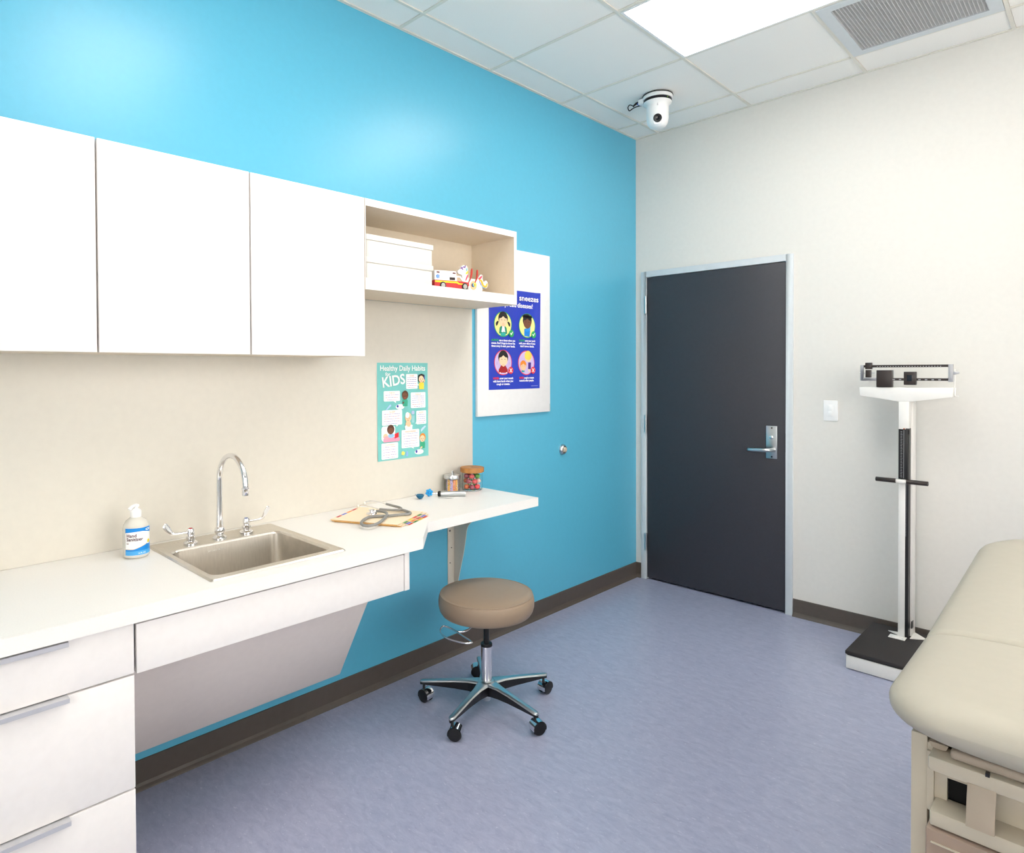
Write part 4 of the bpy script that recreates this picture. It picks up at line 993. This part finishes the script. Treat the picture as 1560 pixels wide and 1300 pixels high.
# candy jar
kx, ky = 0.094, -1.702
j2 = thing('candy_jar', 'glass candy jar with a round wooden lid at the end of the worktop', 'jar', (kx, ky, CT))
MB().lathe([(0.0, 0.0005), (0.046, 0.0005), (0.0505, 0.004), (0.0505, 0.09), (0.049, 0.09), (0.049, 0.005), (0, 0.004)], (kx, ky, CT), M_GLASS, 40).build('jar_body', j2)
MB().lathe([(0.0, 0.0905), (0.057, 0.0905), (0.0595, 0.093), (0.0595, 0.112), (0.0575, 0.1145), (0.0, 0.1145)], (kx, ky, CT), M_WOOD, 40).build('wooden_lid', j2)
MB().lathe([(0.0, 0.0008), (0.006, 0.0008), (0.0065, 0)], (kx, ky, CT + 0.1145), col((110, 70, 40)), 16).build('lid_mark', j2)
CC = [((232, 84, 88), 'red'), ((120, 190, 100), 'green'), ((242, 140, 100), 'orange'), ((228, 104, 106), 'red'), ((246, 206, 198), 'pink'), ((140, 196, 120), 'green'), ((176, 96, 110), 'dark red')]
lay = [(0.03, 0.019, 6, 0.0), (0.03, 0.047, 6, 0.5), (0.029, 0.072, 5, 0.2)]
kk = 0
for rr, z, n_, ph in lay:
    for k in range(n_):
        an = 2 * PI * k / n_ + ph + 0.2; c_, nm = CC[(kk * 3 + k) % 7]; kk += 1
        p0 = (kx + rr * math.cos(an), ky + rr * math.sin(an), CT + z)
        t = thing('wrapped_candy', nm + ' wrapped candy inside the glass candy jar', 'candy', p0, 'candies in the candy jar')
        m = MB(); m.ball(p0, 0.0142, col(c_, 0.3), 12, 8, (1, 1, 0.85)); m.build('candy_ball', t)
        m = MB(); d = Vector((-math.sin(an + k), math.cos(an + k), 0.4)).normalized()
        m.lathe([(0.0015, 0), (0.003, 0.002), (0.005, 0.005), (0.0045, 0.005), (0.0, 0.002)], Vector(p0) + Vector((0, 0, 0.0105)), col((246, 238, 236), 0.3), 10, (d.x * 0.4, d.y * 0.4, 1)); m.build('wrapper_twist', t)

# ------------------------------------------------------------------ stool
SX, SY = 0.475, -2.0
stl = thing('rolling_stool', 'round taupe vinyl rolling stool with chrome column and five casters', 'stool', (SX, SY, 0))
R0 = 0.203
MB().lathe([(0.0, 0.402), (0.13, 0.402), (0.172, 0.405), (0.19, 0.412), (0.198, 0.424), (R0, 0.442), (R0 + 0.001, 0.462), (R0 - 0.002, 0.48), (R0 - 0.0065, 0.489), (R0 - 0.009, 0.4905), (R0 - 0.012, 0.4912), (R0 - 0.014, 0.4905), (R0 - 0.02, 0.493), (0.165, 0.4975), (0.1, 0.5005), (0.0, 0.5015)], (SX, SY, 0), M_VINYL, 72).build('seat_cushion', stl, sharp=80)
seam = [(SX + (R0 - 0.0075) * math.cos(2 * PI * k / 72), SY + (R0 - 0.0075) * math.sin(2 * PI * k / 72), 0.4895) for k in range(72)]
MB().tube(seam, 0.0022, M_VINYL, 8, closed=True).build('seat_piping', stl)
MB().lathe([(0.09, 0.388), (0.11, 0.4015)], (SX, SY, 0), M_BLACK, 32).build('seat_plate', stl)
MB().lathe([(0.0125, 0.27), (0.0125, 0.39)], (SX, SY, 0), M_BLACK, 24).build('gas_piston', stl)
MB().lathe([(0.0, 0.276), (0.0235, 0.276), (0.025, 0.272), (0.025, 0.264), (0.0, 0.264)], (SX, SY, 0), M_BLACK, 28).build('piston_collar', stl)
MB().lathe([(0.0235, 0.105), (0.0235, 0.2645)], (SX, SY, 0), M_CHROME, 32).build('column', stl)
MB().lathe([(0.0, 0.032), (0.016, 0.032), (0.0175, 0.034), (0.0175, 0.06), (0.0, 0.06)], (SX, SY, 0), M_SATIN, 28).build('column_foot', stl)
MB().lathe([(0.019, 0.055), (0.027, 0.06), (0.032, 0.092)], (SX, SY, 0), M_BLACK, 28).build('hub_underside', stl)
MB().lathe([(0.036, 0.094), (0.040, 0.1), (0.040, 0.11), (0.034, 0.117), (0.024, 0.119)], (SX, SY, 0), M_ALU, 36).build('hub', stl)
ang5 = [math.radians(a) for a in (357, 69, 141, 213, 285)]
cast_ang = [math.radians(a) for a in (-20, 0, 140, -85, -55)]
for k, an in enumerate(ang5):
    d = Vector((math.cos(an), math.sin(an), 0)); s_ = Vector((-d.y, d.x, 0)); c0 = Vector((SX, SY, 0))
    prof = [(0.02, 0.03, 0.114, 0.078), (0.045, 0.026, 0.1145, 0.072), (0.08, 0.0185, 0.1125, 0.072), (0.14, 0.0145, 0.107, 0.073), (0.2, 0.0135, 0.1, 0.073), (0.25, 0.0128, 0.094, 0.073), (0.281, 0.0125, 0.0905, 0.073), (0.290, 0.0095, 0.0893, 0.074), (0.2945, 0.003, 0.0885, 0.075)]
    m = MB(); loops = []
    for r, hw, zt, zb_ in prof:
        p = c0 + d * r
        loops.append([p + s_ * a * hw + Vector((0, 0, z)) for a, z in ((-1, zt - 0.007), (-0.9, zt - 0.002), (-0.6, zt), (0.6, zt), (0.9, zt - 0.002), (1, zt - 0.007))])
    m.loft(loops, M_ALU, True, True); lg = m.build('leg', stl, sharp=50)
    m = MB(); loops = []
    for r, hw, zt, zb_ in prof:
        p = c0 + d * r; zz = zb_ + (0.0 if r > 0.1 else 0.0)
        dep = 0.056 - 0.038 * min(1, r / 0.28)
        loops.append([p + s_ * a * hw * 0.93 + Vector((0, 0, z)) for a, z in ((-1, zt - 0.0065), (1, zt - 0.0065), (0.75, zt - dep), (-0.75, zt - dep))])
    m.loft(loops, M_BLACK, True, True, False); m.build('leg_underside', lg)
    ce = c0 + d * 0.278
    cz = 0.029
    cs = MB(); cs.lathe([(0.006, 0.05), (0.006, 0.078)], ce, M_BLACK, 14); cs = cs.build('caster', stl)
    wa = cast_ang[k]; wx = Vector((math.cos(wa), math.sin(wa), 0)); off = Vector((-wx.y, wx.x, 0)) * 0.012
    wc = ce + off + Vector((0, 0, cz))
    hood = MB(); V = []; n = 20
    for side_ in (-1, 1):
        for i in range(n + 1):
            a = math.radians(-20) + math.radians(220) * i / n
            V.append(wc + wx * (0.0215 * side_) + Vector((-wx.y, wx.x, 0)) * (0.0288 * math.cos(a)) + Vector((0, 0, 0.0288 * math.sin(a))))
    hood.faces(V, [(i, i + 1, n + 2 + i, n + 1 + i) for i in range(n)] , M_CHROME, True)
    hood.lathe([(0.0, -0.008), (0.024, -0.008), (0.024, 0.008), (0.0, 0.008)], wc, M_CHROME, 24, wx)
    hood.build('caster_hood', cs)
    for side_ in (-1, 1):
        w_ = MB(); w_.lathe([(0.0, 0.0), (0.0265, 0.0), (0.0285, 0.003), (0.0285, 0.008), (0.026, 0.0125), (0.018, 0.0135), (0.0, 0.0135)], wc + wx * (0.0085 * side_), M_BLACK, 28, wx * side_)
        w_.build('wheel', cs)
zl = 0.385
lv1 = [(0.42, -2.19), (0.418, -2.205), (0.45, -2.243), (0.51, -2.264), (0.57, -2.256), (0.603, -2.242), (0.611, -2.226), (0.602, -2.217), (0.55, -2.206), (0.497, -2.194), (0.455, -2.188)]
m = MB(); m.tube(spline([(x, y, zl) for x, y in lv1], 4, True), 0.0034, M_CHROME, 10, closed=True)
m.tube(spline([(0.497, -2.194, zl), (0.518, -2.17, zl + 0.001), (0.512, -2.13, zl + 0.003), (0.49, -2.07, zl + 0.006)], 5), 0.0034, M_CHROME, 10)
m.build('height_lever', stl)

# ------------------------------------------------------------------ physician scale
scx = 1.608
scl = thing('physician_scale', 'white mechanical physician scale with sliding weights and black platform', 'scale', (scx + 0.03, -0.3, 0))
bx0_, bx1_, by0_, by1_ = 1.449, 1.80, -0.53, -0.045
MB().box((bx0_, by0_, 0.004), (bx1_, by1_, 0.066), M_SCALEW).build('base', scl, 0.002)
MB().box((bx0_ + 0.004, by0_ + 0.004, 0.066), (bx1_ - 0.004, by1_ - 0.004, 0.0715), M_BLACK).build('base_gap', scl)
MB().box((bx0_ - 0.003, by0_ - 0.004, 0.0715), (bx1_ + 0.003, by1_ - 0.0, 0.089), M_MATB).build('platform_mat', scl, 0.004, 3)
for x_ in (bx0_ + 0.03, bx1_ - 0.03):
    for y_ in (by0_ + 0.03, by1_ - 0.03): MB().lathe([(0.014, 0), (0.014, 0.0045)], (x_, y_, 0), M_BLACK, 14).build('foot', scl)
pf, pr = -0.172, -0.05
MB().box((1.586, pf, 0.089), (1.6145, -0.125, 1.27), M_SCALEW).build('front_post', scl, 0.0015)
MB().box((1.6147, pf + 0.004, 0.092), (1.628, -0.125, 1.27), M_BLACK).build('rod_channel', scl)
MB().box((1.586, -0.1248, 0.089), (1.636, pr, 1.27), M_SCALEW).build('rear_post', scl, 0.0015)
MB().box((1.5855, pf - 0.0015, 1.138), (1.6295, -0.126, 1.2715), M_SCALEW).build('post_cover', scl, 0.001)
fp = MB().box((1.553, -0.214, 0.089), (1.624, -0.166, 0.0925), M_SCALEW).build('foot_plate', scl, 0.0008)
for x_ in (1.565, 1.612): MB().lathe([(0, 0.0015), (0.004, 0.0012), (0.005, 0)], (x_, -0.203, 0.0925), M_SATIN, 10).build('screw', fp)
for s_, pts in ((1, [(1.586, -0.115), (1.586, -0.16), (1.535, -0.125)]), (-1, [(1.636, -0.06), (1.636, -0.165), (1.70, -0.125)])):
    MB().prism(pts, lambda u, v, w: (u, v, w), 0.089, 0.0925, M_SCALEW).build('corner_plate', scl)
# measuring rod strip, ticks
rod = MB().box((1.5865, pf - 0.008, 0.885), (1.6265, pf - 0.0005, 1.134), M_BLACK).build('height_rod', scl, 0.0008)
MB().box((1.6265, pf - 0.006, 1.11), (1.6315, pf - 0.002, 1.132), M_BLACK).build('rod_clip', rod)
for k in range(30):
    z = 0.895 + 0.0078 * k
    MB().box((1.595, pf - 0.0086, z), (1.6025 if k % 3 else 1.604, pf - 0.008, z + 0.0018), M_GREYM).build('tick_mark', rod)
MB().box((1.6085, pf - 0.0086, 0.89), (1.61, pf - 0.008, 1.13), M_GREYM).build('scale_line', rod)
for k in range(34):
    z = 0.60 + 0.0078 * k
    MB().box((1.6147, pf + 0.0034, z), (1.6185, pf + 0.004, z + 0.0028), M_GREYM).build('tick_mark', rod)
MB().lathe([(0, 0), (0.004, 0.0), (0.004, 0.004), (0, 0.005)], (1.609, pf - 0.004, 1.134), col((170, 80, 50)), 12).build('rod_pin', rod)
hb = MB(); hb.box((1.575, pf - 0.02, 0.866), (1.627, pf - 0.0082, 0.8835), M_SCALEW); hb = hb.build('handle_clamp', scl, 0.002)
for x0_, x1_, zz in ((1.49, 1.578, 0.0), (1.622, 1.712, 0.0)):
    MB().tube([(x0_, pf - 0.014, 0.875), (x0_ + 0.002, pf - 0.014, 0.875), (x1_, pf - 0.014, 0.875)] if x0_ < 1.5 else [(x0_, pf - 0.014, 0.875), (x1_ - 0.002, pf - 0.014, 0.875), (x1_, pf - 0.014, 0.875)], [0.0098, 0.0114, 0.0114] if x0_ < 1.5 else [0.0114, 0.0114, 0.0098], M_BROWNB, 16).build('hand_grip', hb)
MB().box((1.634, pr - 0.08, 0.13), (1.638, pr - 0.05, 0.165), M_BLACK).build('rod_hook', scl)
# beam head
fh_ = lambda u, v, w: (u, w, v)
MB().prism([(1.411, 1.342), (1.806, 1.342), (1.803, 1.298), (1.636, 1.272), (1.586, 1.272), (1.414, 1.297)], fh_, pf - 0.001, -0.085, M_SCALEW).build('beam_shelf', scl, 0.002)
yb = -0.15
m = MB()
m.prism([(1.412, 1.375), (1.427, 1.375), (1.427, 1.455), (1.412, 1.455)], fh_, yb - 0.012, yb, M_GREYM)
m.box((1.427, yb - 0.012, 1.375), (1.487, yb, 1.39), M_GREYM); m.build('beam_end', scl, 0.0015)
m = MB(); m.box((1.784, yb - 0.012, 1.371), (1.803, yb, 1.456), M_GREYM); m.prism([(1.803, 1.405), (1.824, 1.41), (1.828, 1.414), (1.824, 1.42), (1.803, 1.421)], fh_, yb - 0.009, yb - 0.003, M_GREYM); m.build('beam_end', scl, 0.0015)
ub = MB().box((1.427, yb - 0.01, 1.4425), (1.784, yb - 0.002, 1.455), M_BROWNB).build('upper_beam', scl)
for k in range(24): MB().box((1.487 + 0.0115 * k, yb - 0.0106, 1.4455), (1.4915 + 0.0115 * k, yb - 0.01, 1.4485), M_GREYM).build('tick_mark', ub)
lb_ = MB().box((1.487, yb - 0.01, 1.376), (1.784, yb - 0.002, 1.3885), M_BROWNB).build('lower_beam', scl)
for k in range(8): MB().box((1.556 + 0.027 * k, yb - 0.0106, 1.379), (1.566 + 0.027 * k, yb - 0.01, 1.3835), M_GREYM).build('numeral_mark', lb_)
MB().box((1.436, yb - 0.02, 1.434), (1.4655, yb + 0.004, 1.4675), M_BROWNB).build('small_weight', scl, 0.002)
cw = MB().box((1.437, yb - 0.018, 1.391), (1.4605, yb + 0.004, 1.430), M_BROWNB).build('counter_weight', scl, 0.002)
MB().tube([(1.412, yb - 0.007, 1.415), (1.478, yb - 0.007, 1.415)], 0.002, M_CHROME, 8).build('threaded_rod', cw)
MB().lathe([(0.0, 0.0), (0.0045, 0), (0.0045, 0.016), (0, 0.016)], (1.411, yb - 0.007, 1.415), M_CHROME, 12, (1, 0, 0)).build('adjuster_nut', cw)
MB().box((1.489, yb - 0.03, 1.3425), (1.556, yb + 0.012, 1.4285), M_BROWNB).build('poise_housing', scl, 0.002)
lw = MB().box((1.606, yb - 0.025, 1.355), (1.656, yb + 0.006, 1.4205), M_BROWNB).build('large_weight', scl, 0.002)
MB().box((1.620, yb - 0.0262, 1.374), (1.640, yb - 0.025, 1.404), mat('weight_window', (24, 34, 44), 0.2)).build('weight_window', lw)
MB().tube(spline([(1.8085, yb - 0.002, 1.432), (1.8085, yb - 0.002, 1.38), (1.8085, yb - 0.002, 1.31), (1.812, yb - 0.002, 1.303), (1.824, yb - 0.002, 1.302)], 4), 0.0028, M_SCALEW, 8).build('beam_loop', scl)

# ------------------------------------------------------------------ exam table
EX0, EX1 = 2.087, 2.733
ex = thing('exam_table', 'sand coloured padded medical exam table with enamelled body', 'exam table', ((EX0 + EX1) / 2, -1.9, 0))
PXc = (EX0 + EX1) / 2; PH = PXc - 2.050
def cushion(name, ya, yb_, za, zb_, hw, t, ra, rb, edge_a, edge_b):
    """padded slab from ya to yb_, mid-height za..zb_, corner radii ra / rb in plan"""
    m = MB(); loops = []; n = 40
    st_ = []
    ny = 26
    for i in range(ny + 1):
        q = i / ny; st_.append(0.5 - 0.5 * math.cos(PI * q))
    L_ = yb_ - ya
    for q in st_:
        y = ya + L_ * q
        da, db = y - ya, yb_ - y
        inset = 0.0; tk = 1.0
        if da < ra: inset = ra - math.sqrt(max(0, ra * ra - (ra - da) ** 2))
        if db < rb: inset = max(inset, rb - math.sqrt(max(0, rb * rb - (rb - db) ** 2)))
        if da < edge_a: tk = math.sqrt(max(0.0004, 1 - (1 - da / edge_a) ** 2))
        if db < edge_b: tk = min(tk, math.sqrt(max(0.0004, 1 - (1 - db / edge_b) ** 2)))
        w_ = hw - inset; zc = za + (zb_ - za) * q
        lp_ = []
        for k in range(n):
            a = 2 * PI * k / n; c_, s_ = math.cos(a), math.sin(a)
            e_ = 0.34
            ux = math.copysign(abs(c_) ** e_, c_); uz = math.copysign(abs(s_) ** 0.75, s_)
            # flat top with round sides
            px = PXc + ux * (w_ - t / 2 * tk) + c_ * t / 2 * tk
            lp_.append((px, y, zc + uz * t / 2 * tk))
        loops.append(lp_)
    m.loft(loops, M_PAD, True, True)
    return m.build(name, ex, sharp=75)
cushion('seat_cushion', -2.59, -2.155, 0.797, 0.797, PH, 0.086, 0.11, 0.012, 0.05, 0.014)
cushion('back_cushion', -2.158, -1.2, 0.797, 0.852, PH, 0.088, 0.012, 0.16, 0.014, 0.06)
m = MB()
m.box((EX0, -2.49, 0.06), (EX0 + 0.0265, -1.25, 0.735), M_EXAM); m.build('side_panel', ex, 0.002)
m = MB(); m.box((EX1 - 0.0265, -2.49, 0.06), (EX1, -1.25, 0.735), M_EXAM); m.build('side_panel', ex, 0.002)
MB().box((EX0 + 0.0265, -1.277, 0.06), (EX1 - 0.0265, -1.25, 0.735), M_EXAM).build('end_panel', ex)
MB().box((EX0 + 0.02, -2.46, 0.0), (EX1 - 0.02, -1.28, 0.06), M_BLACK).build('plinth', ex)
MB().box((EX0 + 0.036, -2.542, 0.697), (EX1 - 0.036, -2.44, 0.724), M_EXAM).build('top_rail', ex, 0.004)
MB().box((EX0 + 0.0385, -2.542, 0.597), (EX1 - 0.0385, -2.48, 0.6245), M_EXAM).build('lower_rail', ex, 0.003)
MB().box((EX0 + 0.0265, -2.497, 0.6), (EX0 + 0.0375, -2.41, 0.71), M_EXAM).build('cavity_cheek', ex)
MB().box((EX1 - 0.0375, -2.497, 0.6), (EX1 - 0.0265, -2.41, 0.71), M_EXAM).build('cavity_cheek', ex)
cv = MB(); cv.box((EX0 + 0.0265, -2.49, 0.594), (EX0 + 0.057, -2.48, 0.724), M_EXAM); cv.box((EX0 + 0.128, -2.49, 0.594), (EX1 - 0.0265, -2.48, 0.724), M_EXAM)
cv.box((EX0 + 0.057, -2.49, 0.594), (EX0 + 0.128, -2.48, 0.612), M_EXAM); cv.box((EX0 + 0.057, -2.49, 0.668), (EX0 + 0.128, -2.48, 0.724), M_EXAM); cv.build('cavity_back', ex)
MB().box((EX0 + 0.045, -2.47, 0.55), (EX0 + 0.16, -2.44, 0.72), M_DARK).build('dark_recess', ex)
MB().prism([(-2.535, 0.7), (-2.542, 0.7), (-2.55, 0.68), (-2.557, 0.65), (-2.562, 0.632), (-2.556, 0.631), (-2.55, 0.65), (-2.543, 0.68)], lambda u, v, w: (w, u, v), 2.181, 2.221, M_EXAMP).build('stirrup_paddle', ex, 0.001)
MB().box((EX0 + 0.068, -2.535, 0.7275), (EX1 - 0.068, -2.3, 0.744), M_EXAMP).build('slide_tray', ex, 0.005, 3)
MB().prism([(EX0 + 0.032, 0.7365), (EX0 + 0.062, 0.7365), (EX0 + 0.058, 0.727), (EX0 + 0.050, 0.7255), (EX0 + 0.036, 0.727)], lambda u, v, w: (u, w, v), -2.51, -2.3, M_EXAMP).build('pad_bracket', ex)
MB().box((EX0 + 0.02, -2.49, 0.7352), (EX1 - 0.02, -1.25, 0.7425), M_EXAM).build('pad_board', ex)
MB().box((2.206, -2.5435, 0.722), (2.212, -2.535, 0.7285), M_BLACK).build('tray_latch', ex)
for z0, z1 in ((0.335, 0.5935), (0.075, 0.328)):
    d_ = MB().box((EX0 + 0.0335, -2.548, z0), (EX1 - 0.0335, -2.41, z1), M_EXAMT).build('drawer_front', ex, 0.004)
    MB().box((EX0 + 0.042, -2.5515, z1 - 0.024), (EX1 - 0.042, -2.5475, z1 - 0.0215), M_EXAM).build('drawer_moulding', d_, 0.0006)

# ------------------------------------------------------------------ camera dome on the ceiling
px, py = 0.468, -0.545
cd = thing('ceiling_camera', 'white pan-tilt video camera hanging from the ceiling near the corner', 'security camera', (px, py, H))
vd = Vector((CX - px, CY - py, 0)).normalized()
MB().lathe([(0.086, 0.0), (0.086, -0.004)], (px, py, H), M_BLACK, 40).build('mount_gasket', cd)
MB().lathe([(0.083, -0.004), (0.085, -0.008), (0.084, -0.024)], (px, py, H), M_WHITE, 48).build('mount_base', cd)
MB().lathe([(0.078, -0.024), (0.08, -0.026), (0.08, -0.038), (0.076, -0.04)], (px, py, H), mat('gloss_black', (24, 18, 24), 0.12), 48).build('black_band', cd)
MB().box((px - 0.099, py - 0.05, H - 0.036), (px - 0.05, py + 0.035, H - 0.006), M_WHITE).build('cable_box', cd, 0.004)
MB().lathe([(0.0795, -0.04), (0.078, -0.046), (0.064, -0.056), (0.0625, -0.07), (0.0625, -0.125), (0.0605, -0.145), (0.055, -0.163), (0.045, -0.177), (0.03, -0.185), (0.0, -0.187)], (px, py, H), M_WHITE, 48).build('dome_body', cd, sharp=60)
side = Vector((-vd.y, vd.x, 0))
def cpt(a, z, out): return Vector((px, py, H + z)) + side * a + vd * out
m = MB()
fpn = [(-0.0235, -0.085), (0.0235, -0.085), (0.0245, -0.16), (0.018, -0.178), (-0.018, -0.178), (-0.0245, -0.16)]
V = [cpt(a, z, 0.0640 - (0.006 if z > -0.165 and abs(a) > 0.02 else 0.004 if z > -0.17 else 0.018)) for a, z in fpn] + [cpt(a, z, 0.03) for a, z in fpn]
m.faces(V, [tuple(range(6)), tuple(range(6, 12))[::-1]] + [(i, (i + 1) % 6, 6 + (i + 1) % 6, 6 + i) for i in range(6)], mat('camera_face', (246, 246, 248), 0.25)); m.build('camera_face', cd, 0.0015)
ld = (vd + Vector((0, 0, -0.35))).normalized()
lc = Vector((px, py, H - 0.146)) + vd * 0.056
ln = MB().lathe([(0.0, -0.01), (0.0235, -0.01), (0.0235, 0.006), (0.021, 0.008), (0.017, 0.006), (0.0, 0.004)], lc, M_BLACK, 32, ld).build('lens', cd)
MB().lathe([(0.0, 0.007), (0.011, 0.0055), (0.012, 0.004)], lc, mat('lens_glass', (10, 10, 16), 0.04), 24, ld).build('lens_glass', ln)
m = MB()
for a, z, w_, h_ in ((0.0, -0.066, 0.004, 0.004), (0.0, -0.074, 0.006, 0.004)):
    p0 = cpt(a, z, 0.0636); m.faces([p0 + side * i * w_ / 2 + Vector((0, 0, j * h_ / 2)) for i, j in ((-1, -1), (1, -1), (1, 1), (-1, 1))], [(0, 1, 2, 3)], col((150, 146, 150)))
m.build('front_print', cd)
p0 = cpt(0.055, -0.033, 0.0605); MB().ball(p0, 0.003, col((120, 170, 60)), 8, 6).build('status_light', cd)
kb = MB(); kb.tube(spline([(px - 0.097, py - 0.02, H - 0.02), (px - 0.12, py - 0.025, H - 0.018), (px - 0.14, py - 0.03, H - 0.024), (px - 0.158, py - 0.04, H - 0.016), (px - 0.168, py - 0.045, H - 0.03), (px - 0.16, py - 0.042, H - 0.05), (px - 0.142, py - 0.034, H - 0.04), (px - 0.12, py - 0.028, H - 0.034), (px - 0.09, py - 0.022, H - 0.034)], 5), 0.0032, M_BLACK, 8)
kb.tube(spline([(px - 0.095, py - 0.03, H - 0.012), (px - 0.118, py - 0.034, H - 0.016), (px - 0.14, py - 0.034, H - 0.03)], 4), 0.005, M_BLACK, 8); kb.build('cable', cd)
MB().box((px - 0.112, py - 0.034, H - 0.028), (px - 0.098, py - 0.016, H - 0.015), col((30, 80, 190))).build('cable_plug', cd)

for o in sc.objects:
    if o.type == 'MESH' and o.parent is None and 'label' not in o: print('UNLABELLED', o.name)
